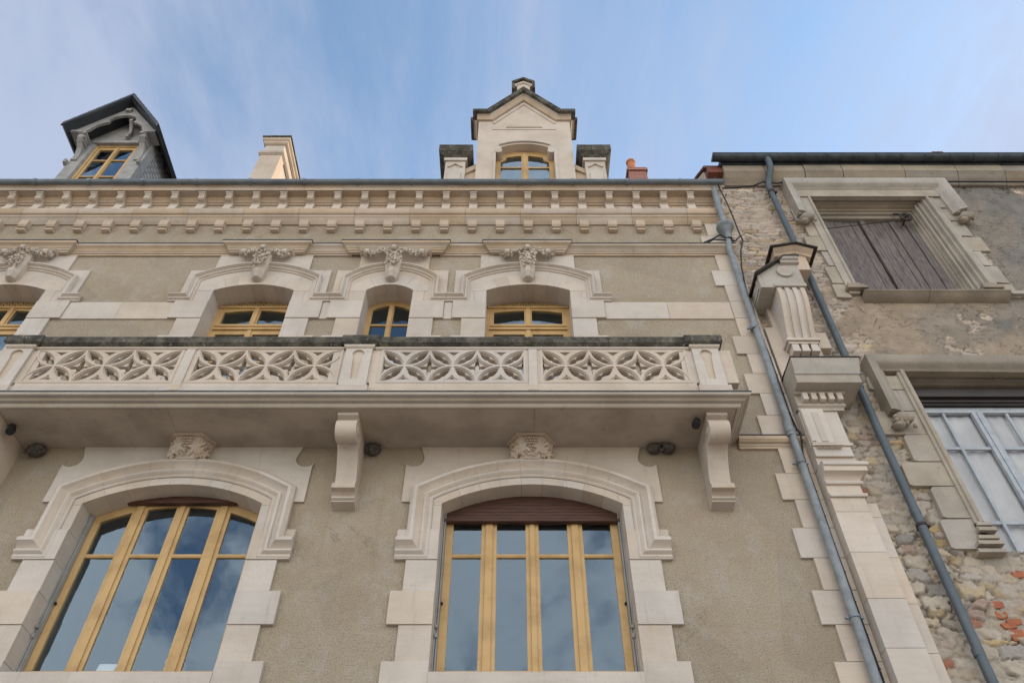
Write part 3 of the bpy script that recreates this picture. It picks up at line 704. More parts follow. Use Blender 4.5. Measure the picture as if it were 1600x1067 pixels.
        part('back_board', MB().plate([(xc - a + .005, 10.735)] + [(xc - a + .005 + 2 * (a - .005) * k / 14, fzf(xc - a + .005 + 2 * (a - .005) * k / 14, .002)) for k in range(15)] + [(xc + a - .005, 10.735)], [], Y0 + .03, Y0 + .05), 'darkbox', w)
        for s in (-1, 1):
            x0, x1 = sorted((xc + s * .06, xc + s * (a - .125))); part('pane', MB().plate(arched_pane(x0, x1, 8.28, lambda x: head(x) + .008), [], Y0 + .025, Y0 + .033), 'glass', w)
up_window(0, 'wide', 'arched upper window cut by the left edge')
up_window(1, 'wide', 'wide arched window left of the narrow one')
up_window(2, 'narrow', 'narrow arched window with two tall panes')
up_window(3, 'wide', 'wide arched window below the stone dormer')

# ---- balcony
bal = node('balcony', house)
BX0, BX1, BY = -7.27, 3.01, -0.82
bp = [(BX0, 0), (BX0, BY), (BX1, BY), (BX1, 0)]
sl = MB(); sl.box(BX0, BX1, BY, 0, 7.205, 7.335)
sl.sweep_xy([(0, 7.185), (.03, 7.185), (.045, 7.20), (.05, 7.22), (.045, 7.238), (.06, 7.245), (.09, 7.25), (.115, 7.275), (.165, 7.285), (.175, 7.295), (.178, 7.328), (0, 7.335)], bp)
part('slab', sl, 'slab', bal); 
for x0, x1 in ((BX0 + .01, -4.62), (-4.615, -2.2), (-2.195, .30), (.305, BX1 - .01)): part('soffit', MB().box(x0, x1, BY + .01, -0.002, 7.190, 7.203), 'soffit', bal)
part('flashing', MB().sweep_xy([(-.02, 7.337), (.188, 7.331), (.188, 7.345), (-.02, 7.352)], bp), 'darkzinc', bal)
posts = [-6.985, -2.165, 2.735]; inter = [-4.555, 0.292]
bays = [(-6.72, -4.67), (-4.44, -2.41), (-1.83, 0.18), (0.41, 2.45)]
rail = MB()
for x0, x1 in ((posts[0] + .22, posts[1] - .22), (posts[1] + .22, posts[2] - .22)):
    rail.box(x0, x1, -0.96, -0.77, 7.352, 7.475); rail.prism_x([(-0.955, 7.477), (-0.94, 7.50), (-0.935, 7.565), (-0.78, 7.565), (-0.78, 7.477)], x0, x1)
    rail.prism_x([(-0.935, 8.215), (-0.96, 8.225), (-0.968, 8.245), (-0.955, 8.265), (-0.78, 8.265), (-0.78, 8.215)], x0, x1)
for s, y0, y1 in ((-1, -0.74, -0.0), (1, -0.74, 0.0)):                 # plain return sides of the balcony
    x = posts[0] if s < 0 else posts[2]
    rail.box(x - .06 + s * .1, x + .06 + s * .1, y0, y1, 7.352, 8.265)
part('rail', rail, 'stone', bal)
cp = MB(); rr = random.Random(9)
cprof = [(-0.945, 8.268), (-0.985, 8.30), (-1.0, 8.315), (-1.0, 8.425), (-0.985, 8.447), (-0.74, 8.45), (-0.74, 8.268)]
for x0, x1 in ((posts[0] + .26, posts[1] - .26), (posts[1] + .26, posts[2] - .26)):
    n = 4
    for k in range(n): cp.prism_x(cprof, x0 + (x1 - x0) * k / n + .002, x0 + (x1 - x0) * (k + 1) / n - .002)
for x in posts:
    dd = 0.27
    cp.sweep_xy([(-.02, 8.275), (0.0, 8.275), (.03, 8.30), (.045, 8.32), (.045, 8.435), (.03, 8.465), (-.02, 8.468)], [(x - .225, -0.70), (x - .225, -0.975), (x + .225, -0.975), (x + .225, -0.70)])
    cp.box(x - .224, x + .224, -0.974, -0.70, 8.276, 8.467)
for s in (-1, 1):
    x = posts[0] - .1 if s < 0 else posts[2] + .1
    cp.box(x - .11, x + .11, -0.69, 0, 8.268, 8.44)
part('coping', cp, 'lichen', bal, 'coping blackened by lichen')
for x in posts:
    pm = MB()
    trefoil = [(x + .085 * math.cos(t), 8.10 + .085 * math.sin(t)) for t in [R(-38) + R(256) * k / 14 for k in range(15)]] + [(x - .06, 7.93), (x - .045, 7.60), (x + .045, 7.60), (x + .06, 7.93)]
    pm.plate(rect(x - .185, x + .185, 7.48, 8.215), [trefoil], -0.975, -0.945); pm.box(x - .185, x + .185, -0.945, -0.72, 7.48, 8.215)
    pm.sweep_xy([(-.05, 8.215), (.01, 8.215), (.03, 8.235), (.032, 8.262), (.02, 8.274), (-.05, 8.274)], [(x - .185, -0.72), (x - .185, -0.975), (x + .185, -0.975), (x + .185, -0.72)]); pm.box(x - .18, x + .18, -.97, -.73, 8.216, 8.273)
    pm.sweep_xy([(-.05, 7.352), (.035, 7.352), (.035, 7.455), (.02, 7.475), (-.05, 7.48)], [(x - .185, -0.72), (x - .185, -0.97), (x + .185, -0.97), (x + .185, -0.72)])
    for s in (-1, 1): pm.box(x + s * .275 - .09, x + s * .275 + .09, -0.93, -0.80, 7.566, 8.214)
    part('post', pm, 'stone', bal)
for x in inter:
    pm = MB(); pm.box(x - .06, x + .06, -0.958, -0.80, 7.50, 8.214); pm.box(x - .075, x + .075, -0.965, -0.79, 7.40, 7.50)
    for s in (-1, 1): pm.box(x + s * .09 - .028, x + s * .09 + .028, -0.935, -0.80, 7.566, 8.214)
    part('pier', pm, 'stone', bal)
def tracery(x0, x1):
    s = (x1 - x0) / 3; h = 0.64; z0 = 7.893
    T = lambda p: (x0 + s * p[0], z0 + h * p[1])
    def petal(ax, az, sx, sz, dl, cusp=0.0):
        c1, c2 = (ax + .5 * sx, az), (ax, az + .5 * sz); r = .5 - dl; d = math.sqrt(.5)
        hl = math.sqrt(r * r - d * d / 4); mx, mz = ax + .25 * sx, az + .25 * sz
        ux, uz = sx * d, sz * d; vx, vz = -uz, ux              # along, across
        out = []
        for side in (1, -1):
            for k in range(12):
                t = -1 + 2 * k / 12
                al = hl * t * side; w = math.sqrt(r * r - al * al) - d / 2
                if cusp: w *= 1 - cusp * max(0, 1 - abs(t) / .28) - 0.0; w = max(w, .012)
                out.append((mx + ux * al + vx * w * side, mz + uz * al + vz * w * side))
        return [T(p) for p in out]
    def astroid(cx, cz, dl, cusp=0.0, half=None):
        r = .5 + dl; e0 = math.sqrt(r * r - .25); e = .5 - e0; out = []
        for qx, qz in ((1, 1), (-1, 1), (-1, -1), (1, -1)):
            c = (cx + .5 * qx, cz + .5 * qz)
            a0, a1 = math.atan2(-.5, -e0), math.atan2(-e0, -.5)
            seq = [a0 + (a1 - a0) * k / 9 for k in range(9)] if qx * qz > 0 else [a1 + (a0 - a1) * k / 9 for k in range(9)]
            for i, t in enumerate(seq):
                rr = r + (cusp * max(0, 1 - abs(i / 9 - .5) / .22) if cusp else 0)
                out.append((c[0] + qx * rr * math.cos(t), c[1] + qz * rr * math.sin(t)))
        if half is not None:
            keep = [p for p in out if (p[1] - cz) * half > 1e-6]
            keep.sort(key=lambda p: math.atan2((p[1] - cz) * half, p[0] - cx))
            out = [(cx + e * .90 - (dl * .4), cz + half * .07)] + [p for p in keep if (p[1] - cz) * half > .08] + [(cx - e * .90 + dl * .4, cz + half * .07)]
            if half < 0: out = out[::-1]
        return [T(p) for p in out]
    def layer(dl, cusp, y0, y1, tri):
        hs = []
        for k in range(3):
            for sx in (-1, 1):
                for sz in (-1, 1): hs.append(petal(k + .5, 0, sx, sz, dl, cusp))
        for k in range(2): hs.append(astroid(k + 1, 0, dl, cusp * .16))
        for k in range(3):
            if tri:
                for sg in (-1, 1): hs.append(astroid(k + .5, .5 * sg, dl + .05, 0, -sg))
        for k, sg in ((0, 1), (3, -1)):
            full = astroid(k, 0, dl, cusp * .16); xb = x0 + s * k + sg * .02
            keep = sorted([p for p in full if (p[0] - xb) * sg > .012], key=lambda p: math.atan2(p[1] - z0, (p[0] - xb) * sg))
            hl = (h * (.5 - math.sqrt((.5 + dl) ** 2 - .25))) * .86
            hs.append([(xb, z0 - hl)] + keep + [(xb, z0 + hl)])
        mb.plate(rect(x0 - .02, x1 + .02, z0 - h / 2 - .012, z0 + h / 2 + .012), hs, y0, y1)
    mb = MB()
    layer(.022, 0, -0.942, -0.925, True); layer(.045, 0, -0.925, -0.895, True); layer(.06, 0.55, -0.895, -0.80, False)
    part('tracery_panel', mb, 'stone', bal)
for b in bays: tracery(*b)
for xb, lab in ((-7.02, None), (-2.195, None), (2.745, None)):
    bm2 = MB()
    scr = [(-0.60 + 0.155 * math.cos(t), 6.975 + 0.155 * math.sin(t)) for t in [R(118) + R(200) * k / 16 for k in range(17)]]
    bm2.prism_x([(0.0, 7.186), (-0.76, 7.186), (-0.76, 7.135), (-0.70, 7.125)] + scr + [(-0.40, 6.80), (-0.31, 6.68), (-0.24, 6.54), (-0.205, 6.42), (-0.20, 6.365), (0.0, 6.365)], xb - .1375, xb + .1375)
    bm2.prism_x([(0, 6.363), (-0.295, 6.363), (-0.295, 6.29), (-0.22, 6.285), (-0.18, 6.255), (-0.17, 6.235), (-0.19, 6.225), (-0.195, 6.205), (-0.18, 6.19), (-0.16, 6.185), (-0.16, 6.165), (0, 6.13)], xb - .15, xb + .15)
    for s in (-1, 1):                                          # raised margin and eye of the scroll on each flank
        bm2.add(*[[(xb + s * .15 if False else xb + s * (.1375 + .012 * q), y, z) for q in (0, 1) for y, z in [(-0.60 + r * math.cos(t), 6.975 + r * math.sin(t)) for r in (.06,) for t in [2 * math.pi * k / 16 for k in range(16)]]],
                  [tuple(range(16, 32))] + [(k, (k + 1) % 16, 16 + (k + 1) % 16, 16 + k) for k in range(16)]])
    for s in (-1, 1): bm2.box(xb + s * .1155 - .022, xb + s * .1155 + .022, -0.215, -0.19, 6.37, 6.45)
    part('bracket', bm2, 'stone', bal)

# ---- stone dormer
dm = node('stone_dormer', house)
XC = 0.285
fw = MB(); L_, R_ = XC - 1.065, XC + 1.065
DZS, DZC, da = 15.93, 16.08, 0.52
op = [(XC - .64, 13.6), (XC - .64, 15.72)] + [(XC - .64 + .12, 15.74)] + arc(XC, da, DZS, DZC, 12) + [(XC + .64 - .12, 15.74), (XC + .64, 15.72), (XC + .64, 13.6)]
fw.plate([(L_, 13.6), (L_, 17.3), (XC - .72, 17.3), (XC, 18.32), (XC + .72, 17.3), (R_, 17.3), (R_, 13.6)], [op[::-1]] if False else [[(XC - .64, 13.7), (XC - .64, 15.72), (XC - .52, 15.74)] + arc(XC, da, DZS, DZC, 12) + [(XC + .52, 15.74), (XC + .64, 15.72), (XC + .64, 13.7)]], 0.0, 0.5)
for s in (-1, 1):                                              # corbel rolls in the upper corners and the jamb fillets
    fw.tube([(XC + s * .585, -0.03, 15.73), (XC + s * .585, 0.185, 15.73)], 0.085, 16)
    x0, x1 = sorted((XC + s * .645, XC + s * .70)); fw.box(x0, x1, -0.025, 0.0, 13.7, 15.70)
fw.sweep_xz([(0.06, 0.01), (0.06, -0.045), (0.12, -0.03), (0.12, 0.01)], arc(XC, da, DZS, DZC, 12))
fw.plate([(XC - .34, 16.98), (XC + .34, 16.98), (XC, 17.28)] if False else [(XC - .42, 16.85), (XC + .42, 16.85), (XC + .36, 16.92), (XC - .36, 16.92)], [], -0.02, 0.01)
fw.sweep_xz([(0, .01), (0, -.02), (.03, -.03), (.045, -.03), (.045, .01)], [(XC - .70, 17.03), (XC, 18.02), (XC + .70, 17.03)]); fw.box(XC - .74, XC + .74, -.012, .01, 16.74, 16.76)
part('wall', fw, 'stone', dm)
cm = MB()
pth = [(L_ - .04, 17.17), (XC - .74, 17.17), (XC, 18.22), (XC + .74, 17.17), (R_ + .04, 17.17)]
cm.sweep_xz([(0, 0.02), (0, -0.05), (.04, -0.06), (.06, -0.08), (.10, -0.09), (.12, -0.13), (.12, 0.02)], pth)
for s in (-1, 1):
    xe = L_ if s < 0 else R_
    prof2 = [(0, 17.17), (.05, 17.17), (.06, 17.21), (.08, 17.23), (.09, 17.27), (.13, 17.29), (0, 17.29)]
    cm.sweep_xy(prof2, [(xe, 0.5), (xe, 0.02)] if s < 0 else [(xe, 0.02), (xe, 0.5)])
part('cornice', cm, 'trim', dm)
cc = MB()
cc.sweep_xz([(.122, 0.02), (.122, -0.15), (.14, -0.20), (.25, -0.20), (.27, -0.17), (.27, 0.02)], [(L_ - .14, 17.17), (XC - .74, 17.17), (XC, 18.22), (XC + .74, 17.17), (R_ + .14, 17.17)])
for s in (-1, 1):
    xe = L_ if s < 0 else R_
    cc.sweep_xy([(0, 17.292), (.15, 17.292), (.20, 17.31), (.20, 17.42), (.17, 17.44), (0, 17.44)], [(xe, 0.55), (xe, 0.02)] if s < 0 else [(xe, 0.02), (xe, 0.55)])
part('coping', cc, 'lichen', dm, 'gable coping darkened by lichen')
fn = MB()
fn.plate([(XC - .16, 18.30), (XC - .16, 18.98), (XC, 19.10), (XC + .16, 18.98), (XC + .16, 18.30)], [], -0.08, 0.3)
fn.sweep_xz([(0, 0.3), (0, -0.10), (.03, -0.13), (.05, -0.13), (.05, 0.3)], [(XC - .17, 18.86), (XC - .17, 18.93), (XC, 19.06), (XC + .17, 18.93), (XC + .17, 18.86)])
part('finial', fn, 'stone', dm)
fc = MB(); fc.sweep_xz([(.052, 0.32), (.052, -0.17), (.10, -0.19), (.12, -0.17), (.12, 0.32)], [(XC - .17, 18.62), (XC - .17, 18.97), (XC, 19.10), (XC + .17, 18.97), (XC + .17, 18.62)])
part('finial_cap', fc, 'lichen', dm)
fr = MB(); hs = []
for s in (-1, 1):
    x0, x1 = sorted((XC + s * .075, XC + s * .535))
    inn_ = [(x0, 15.36), (x0, 15.80), (x0 + .15 if s < 0 else x0, 15.92)]
    if s < 0: hs.append([(x0, 15.38), (x0, 15.60), (x0 + .05, 15.63), (x0 + .11, 15.70), (x0 + .13, 15.80), (x1 - .1, 15.87), (x1, 15.88), (x1, 15.38)])
    else: hs.append([(x0, 15.38), (x0, 15.88), (x0 + .1, 15.87), (x1 - .13, 15.80), (x1 - .11, 15.70), (x1 - .05, 15.63), (x1, 15.60), (x1, 15.38)])
    hs.append(rect(x0, x1, 14.0, 15.335))
fr.plate([(XC - .638, 13.75), (XC - .638, 16.05), (XC + .638, 16.05), (XC + .638, 13.75)], hs, 0.19, 0.25)
fr.box(XC - .035, XC + .035, 0.17, 0.19, 13.8, 15.97)
part('frame', fr, 'paint', dm)
for s in (-1, 1):
    x0, x1 = sorted((XC + s * .07, XC + s * .54)); part('pane', MB().box(x0, x1, 0.215, 0.223, 13.9, 15.9), 'glass', dm)
db = MB()                                                       # dark back and flanks of the dormer towards the roof
db.box(L_ + .1, R_ - .1, 3.0, 3.05, 13.6, 17.0)
for s in (-1, 1): db.box(*sorted((XC + s * .93, XC + s * .98)), 0.5, 3.0, 13.6, 17.0)
db.add([(L_ + .05, 0.5, 17.05), (XC, 0.5, 18.3), (XC, 4.6, 18.3), (L_ + .05, 3.4, 17.05), (R_ - .05, 0.5, 17.05), (R_ - .05, 3.4, 17.05)], [(0, 1, 2, 3), (4, 1, 2, 5)])
part('dormer_roof', db, 'slate', dm)
for s in (-1, 1):
    pm = MB(); xp = XC + s * 1.51
    pm.box(xp - .215, xp + .215, 0.0, 0.45, 13.6, 15.28)
    pm.plate([(xp - .13, 14.2), (xp - .13, 14.78), (xp - .02, 14.92), (xp, 15.0), (xp + .02, 14.92), (xp + .13, 14.78), (xp + .13, 14.2)], [], -0.03, 0.0)
    pm.plate([(xp - .12, 15.02), (xp, 15.14), (xp + .12, 15.02), (xp + .16, 15.02), (xp, 15.19), (xp - .16, 15.02)], [], -0.035, 0.0)
    pm.box(xp - .25, xp + .25, -0.04, 0.49, 15.28, 15.38)
    part('flank_pier', pm, 'stone', dm)
    pc = MB()
    def rg(e, z): return [(xp - .25 - e, -.04 - e, z), (xp + .25 + e, -.04 - e, z), (xp + .25 + e, .49 + e, z), (xp - .25 - e, .49 + e, z)]
    vs = rg(0, 15.382) + rg(.03, 15.42) + rg(.11, 15.50) + rg(.12, 15.52) + rg(.12, 15.74) + rg(.08, 15.77)
    pc.add(vs, [(4 * k + j, 4 * k + (j + 1) % 4, 4 * k + 4 + (j + 1) % 4, 4 * k + 4 + j) for k in range(5) for j in range(4)] + [(0, 1, 2, 3), (20, 21, 22, 23)])
    part('pier_cap', pc, 'lichen', dm)
    wm = MB(); x0, x1 = XC + s * 1.06, XC + s * 1.30
    wm.plate([(x0, 14.2), (x0, 15.22), (x1, 15.0), (x1, 14.2)], [], 0.12, 0.32); wm.plate([(x0, 15.10), (x0, 15.30), (x1, 15.08), (x1, 14.9)], [], 0.07, 0.37)
    part('wing', wm, 'trim', dm)

# ---- slate dormer
sd_ = node('slate_dormer', house)
XS = -9.04
wd = MB()
wd.plate([(XS - .80, 13.6), (XS - .80, 16.55), (XS, 17.60), (XS + .80, 16.55), (XS + .80, 13.6)], [rect(XS - .50, XS + .50, 13.75, 16.42)], 0.2, 0.36)
for s in (-1, 1):
    x0, x1 = sorted((XS + s * .52, XS + s * .79)); wd.box(x0, x1, 0.17, 0.2, 13.6, 16.40)
wd.box(XS - .60, XS + .60, 0.15, 0.2, 16.42, 16.52)
for s in (-1, 1):                                              # carved struts carrying the barge board
    x = XS + s * .70
    st = [(0.18, 15.60), (0.13, 15.62), (0.13, 15.68), (0.15, 15.72), (0.13, 15.88), (0.07, 16.04), (-0.03, 16.14), (-0.11, 16.22), (-0.11, 16.42), (0.18, 16.42)]
    wd.prism_x(st, x - .06, x + .06)
    for k in range(3): wd.box(x - .085, x + .085, -0.14 + .05 * k, 0.19, 16.34 - .10 * k, 16.42 - .10 * k)
    wd.prism_x([(0.19, 15.42), (0.09, 15.45), (0.08, 15.49), (0.10, 15.52), (0.08, 15.55), (0.19, 15.57)], XS + s * .81 - .035, XS + s * .81 + .035)
wd.prism_x([(0.19, 16.62), (0.10, 16.64), (0.07, 16.72), (0.12, 16.78), (0.09, 16.90), (0.0, 17.0), (-0.08, 17.06), (-0.08, 17.14), (0.05, 17.08), (0.19, 16.90)], XS + .10, XS + .17)
part('front', wd, 'greywood', sd_)
bb = MB()                                                      # barge board cut as a trefoil
hole = [(XS - .72, 16.38)] + [(XS - .62 + .10 * k / 4, 16.42 + .30 * (k / 4) ** 0.8) for k in range(1, 5)] + [(XS - .34, 16.86)]
for t in [R(205) - R(230) * k / 16 for k in range(17)]: hole.append((XS + .30 * math.cos(t), 16.98 + .24 * math.sin(t)))
hole += [(XS + .34, 16.86)] + [(XS + .62 - .10 * (4 - k) / 4, 16.42 + .30 * ((4 - k) / 4) ** 0.8) for k in range(0, 4)] + [(XS + .72, 16.38)]
bb.plate([(XS - .95, 16.38), (XS - .95, 16.42), (XS, 17.66), (XS + .95, 16.42), (XS + .95, 16.38)] + hole[::-1], [], -0.13, -0.07)
bb.box(XS - .07, XS + .07, -0.19, 0.2, 17.36, 17.46)
for s in (-1, 1):
    x0, x1 = sorted((XS + s * .70, XS + s * .96)); bb.box(x0, x1, -0.16, 0.2, 16.36, 16.44)
part('barge_board', bb, 'greywood', sd_)
rm = MB()
for s in (-1, 1):
    ex, ez, t = XS + s * 1.03, 16.32, 0.10
    vs = []
    for y in (-0.34, 3.6):
        vs += [(XS, y, 17.70), (ex, y, ez), (ex + s * .07, y, ez + .06), (XS, y, 17.84)]
    rm.add(vs, [(0, 1, 2, 3), (7, 6, 5, 4), (0, 1, 5, 4), (1, 2, 6, 5), (2, 3, 7, 6), (3, 0, 4, 7)])
    for k in range(8):                                         # rafter ends under the eaves
        y = -0.1 + .45 * k; rm.add([(XS + s * .75, y, 16.62), (XS + s * 1.0, y, 16.30), (XS + s * 1.0, y, 16.38), (XS + s * .75, y, 16.76), (XS + s * .75, y + .09, 16.62), (XS + s * 1.0, y + .09, 16.30), (XS + s * 1.0, y + .09, 16.38), (XS + s * .75, y + .09, 16.76)],
               [(0, 1, 2, 3), (7, 6, 5, 4), (0, 1, 5, 4), (1, 2, 6, 5)])
    n = 9                                                      # slate courses on the front edge
    for k in range(n):
        a0, a1 = k / n, (k + 1) / n
        xa, za, xb_, zb_ = XS + s * 1.07 * (1 - a0), 16.34 + 1.50 * a0, XS + s * 1.07 * (1 - a1), 16.34 + 1.50 * a1
        rm.add([(xa, -0.36, za - .05), (xb_, -0.36, zb_ - .05), (xb_, -0.36, zb_ + .075), (xa, -0.36, za + .095), (xa, -0.33, za - .05), (xb_, -0.33, zb_ - .05), (xb_, -0.33, zb_ + .075), (xa, -0.33, za + .095)],
               [(0, 1, 2, 3), (4, 5, 6, 7), (0, 1, 5, 4), (2, 3, 7, 6), (0, 3, 7, 4), (1, 2, 6, 5)])
part('roof', rm, 'slate', sd_)
ck = MB()
for s in (-1, 1):
    x0, x1 = sorted((XS + s * .76, XS + s * .80)); ck.box(x0, x1, 0.36, 3.2, 13.6, 16.7)
part('cheek', ck, 'slates', sd_)
part('corner_trim', MB().box(XS + .765, XS + .83, 0.165, 0.40, 13.6, 16.36), 'greywood', sd_)
fr = MB(); hs = []
for s in (-1, 1):
    x0, x1 = sorted((XS + s * .055, XS + s * .385))
    hs += [rect(x0, x1, 15.80, 16.25), rect(x0, x1, 15.10, 15.765), rect(x0, x1, 14.2, 15.065)]
fr.plate(rect(XS - .498, XS + .498, 13.78, 16.415), hs, 0.25, 0.31); fr.box(XS - .03, XS + .03, 0.23, 0.25, 13.8, 16.33)
for x in (-.47, .47): fr.box(XS + x - .025, XS + x + .025, 0.225, 0.25, 13.8, 16.40)
fr.box(XS - .44, XS + .44, 0.225, 0.25, 16.36, 16.405)
part('frame', fr, 'paint', sd_)
for s in (-1, 1):
    x0, x1 = sorted((XS + s * .05, XS + s * .39)); part('pane', MB().box(x0, x1, 0.275, 0.283, 14.1, 16.26), 'glass', sd_)

# ---- stone chimney of the house
ch = node('chimney', house)
cx0, cx1, cy0, cy1 = -6.03, -5.56, 0.8, 2.15
cb = MB(); cb.box(cx0, cx1, cy0, cy1, 13.6, 17.85)
for y0, y1 in ((cy0 - .02, cy0 + .22), (cy1 - .22, cy1 + .02)): cb.box(cx0 - .02, cx1 + .025, y0, y1, 13.6, 17.0)
part('shaft', cb, 'stone', ch)
def collar(mb, e0, e1, z0, z1):
    vs = []
    for e, z in ((e0, z0), (e1, z0 + (z1 - z0) * .4), (e1, z1)): vs += [(cx0 - e, cy0 - e, z), (cx1 + e, cy0 - e, z), (cx1 + e, cy1 + e, z), (cx0 - e, cy1 + e, z)]
    mb.add(vs, [(4 * k + j, 4 * k + (j + 1) % 4, 4 * k + 4 + (j + 1) % 4, 4 * k + 4 + j) for k in range(2) for j in range(4)] + [(0, 1, 2, 3), (8, 9, 10, 11)])
cb = MB(); collar(cb, .03, .07, 17.0, 17.12); collar(cb, .02, .06, 17.50, 17.60); collar(cb, .06, .10, 17.602, 17.72)
part('collar', cb, 'trim', ch)
cb = MB(); collar(cb, .08, .12, 17.722, 17.80); collar(cb, .03, .05, 17.802, 17.92); part('cap', cb, 'lichen', ch)

# ---- rainwater pipe of the house with its stepped hopper
dp = node('downpipe', house)
px, py = 3.93, -0.135
pm = MB()
pm.tube([(4.02, -0.30, 13.66), (4.02, -0.29, 13.50), (4.02, -0.25, 13.2), (4.025, -0.235, 12.80), (4.025, -0.225, 12.55)], 0.062, 14)
pm.tube([(px + .075, py - .05, 12.10), (px + .055, py, 11.80), (px + .01, py, 6.9), (px - .005, py, 4.0), (px - .01, py, -1.4)], 0.056, 14)
for z, r in ((9.62, .064), (9.585, .066), (7.38, .066), (6.80, .066), (7.30, .063)): pm.tube([(px, py, z), (px, py, z + .05)], r, 14)
pm.tube([(px, py, 7.36), (px, py, 7.56)], .063, 14)
part('pipe', pm, 'galv', dp)
hp = MB(); hp.lathe([(.06, .36), (.075, .34), (.075, .30), (.155, .27), (.165, .24), (.16, .20), (.145, .185), (.148, .165), (.125, .145), (.128, .125), (.105, .10), (.108, .08), (.088, .06), (.09, .04), (.074, .02), (.076, 0), (.064, -.02), (.064, -.08), (.056, -.10), (.056, -.16)], (px + .085, py - .07, 12.20), 28)
part('hopper', hp, 'galv', dp)
cl = MB()
for z in (9.60, 6.80, 4.55, 2.4):
    cl = MB(); cl.lathe([(.058, 0), (.068, .004), (.068, .036), (.058, .04)], (px, py, z), 14)
    for s in (-1, 1): cl.blob((px + s * .09, py + .02, z + .02), (.022, .016, .02), 0, 8, 5); cl.box(px + s * .08 - .025, px + s * .08 + .025, py - .005, py + .012, z + .005, z + .035)
    part('clamp', cl, 'zinc', dp)

# ------------------------------------------------------------------ small things on the house
NG = 'mud bird nests under the balcony'
def nest(x, y, z, label, lumps):
    mb = MB(); r = random.Random(int(x * 50))
    for dx, rx, rz in lumps: mb.blob((x + dx, y, z), (rx, .09, rz), 0, 16, 10, 3, .05, .05, r)
    for k in range(30): mb.blob((x + r.uniform(-1, 1) * lumps[-1][1], y - .06, z + r.uniform(-.1, .06)), (.02, .02, .015), r.random(), 6, 4)
    solid('bird_nest', mb, 'mud', label, 'nest', (x, y, z), NG)
nest(-6.62, -0.07, 7.10, 'round grey mud nest beside the leftmost balcony bracket', [(0, .125, .10)])
nest(-1.93, -0.07, 7.11, 'small grey mud nest right of the middle bracket', [(0, .10, .09)])
nest(2.08, -0.07, 7.13, 'double mud nest above the right scooped stone corner', [(-.10, .10, .075), (.10, .10, .075)])
def spot(x, y, z, d, label):
    mb = MB(); mb.tube([(x, y, z), (x + d * .03, y - .02, z - .07)], [.05, .055], 14); mb.tube([(x + d * .03, y - .02, z - .07), (x + d * .05, y - .05, z - .13)], [.06, .055], 14)
    mb.tube([(x + .0, y, z + .05), (x, y, z)], .018, 8)
    solid('spotlight', mb, 'black', label, 'spotlight', (x, y, z), 'black spotlights under the balcony')
spot(2.50, -0.62, 7.15, -1, 'black spotlight under the balcony by the right-hand bracket')
spot(-6.80, -0.50, 7.15, 1, 'black spotlight under the balcony by the leftmost bracket')
def card(x0, x1, y, z0, z1, label):
    mb = MB(); mb.add([(x0, y, z0), (x1, y, z0), (x1, y + .05, z1), (x0, y + .05, z1), (x0, y + .006, z0), (x1, y + .006, z0), (x1, y + .056, z1), (x0, y + .056, z1)], [(0, 1, 2, 3), (7, 6, 5, 4), (0, 1, 5, 4), (1, 2, 6, 5), (2, 3, 7, 6), (3, 0, 4, 7)])
    solid('card', mb, 'paper', label, 'card', ((x0 + x1) / 2, y, z0), 'white cards behind the glass')
card(-4.83, -4.62, .40, 4.12, 4.30, 'largest blank white card behind the left window')
card(-4.30, -4.20, .40, 4.12, 4.22, 'small white card left of its small twin')
card(-4.165, -4.085, .40, 4.12, 4.21, 'small white card between another small one and the white box')
bx = MB(); bx.box(-4.05, -3.86, .42, .56, 4.10, 4.30); bx.box(-4.055, -3.855, .415, .565, 4.30, 4.34)
solid('lidded_box', bx, 'paper', 'white lidded box behind the left window', 'box', (-3.95, .49, 4.10))
sh = MB(); sh.box(-5.68, -3.25, .38, .62, 4.06, 4.098); solid('window_shelf', sh, 'room', 'shelf inside the left window carrying white cards', 'shelf', (-4.46, .5, 4.06))
for i, (y0, y1, z0, z1) in enumerate(((.9, 1.35, 4.9, 5.35), (.75, 1.25, 4.42, 4.8), (.62, 1.1, 4.12, 4.36))):
    mb = MB(); mb.box(-6.2, -6.18, y0, y1, z0, z1)
    solid('picture', mb, 'picture', ('topmost picture', 'middle picture', 'lowest picture')[i] + ' on the room wall seen through the left window', 'picture', (-6.19, (y0 + y1) / 2, z0), 'pictures on the room wall')
cbm = MB()
pts = [(4.10, -0.36, 14.0), (4.13, -0.34, 13.5), (4.21, -0.25, 13.1), (4.24, -0.21, 12.7), (4.25, -0.19, 12.3), (4.27, -.185, 12.02), (4.23, -0.18, 11.9), (4.16, -.19, 11.7), (4.10, -0.12, 11.3), (4.08, -0.06, 10.9)]
z = 10.6
rr = random.Random(2)
while z > 7.5: pts.append((4.055 + rr.uniform(-.008, .008), -0.06, z)); z -= .4
pts += [(4.06, -0.10, 7.45), (4.05, -0.17, 7.33), (4.04, -0.16, 7.2), (4.03, -0.07, 7.05)]
z = 6.8
while z > -1.3: pts.append((4.03 + rr.uniform(-.006, .006), -0.06, z)); z -= .4
cbm.tube(pts, 0.014, 8)
for p in pts[10:]: cbm.blob(p, (.022, .022, .012), 0, 8, 5)
solid('cable', cbm, 'black', 'long black cable running down the stone corner beside the grey downpipe', 'cable', (4.05, -.06, -1.3))
cb2 = MB(); cb2.tube([(3.55, -0.12, 12.04), (3.72, -0.16, 12.10), (3.86, -0.24, 12.13), (4.02, -0.2, 12.02), (4.15, -0.15, 12.06), (4.24, -0.19, 12.15)], 0.014, 8)
cb2.tube([(3.60, -0.12, 12.02), (3.75, -0.17, 12.08), (3.95, -0.2, 12.01), (4.1, -0.18, 11.99)], 0.013, 8)
solid('cable', cb2, 'black', 'short black cable looped under the stepped hopper on the cornice', 'cable', (3.9, -.15, 12.0))

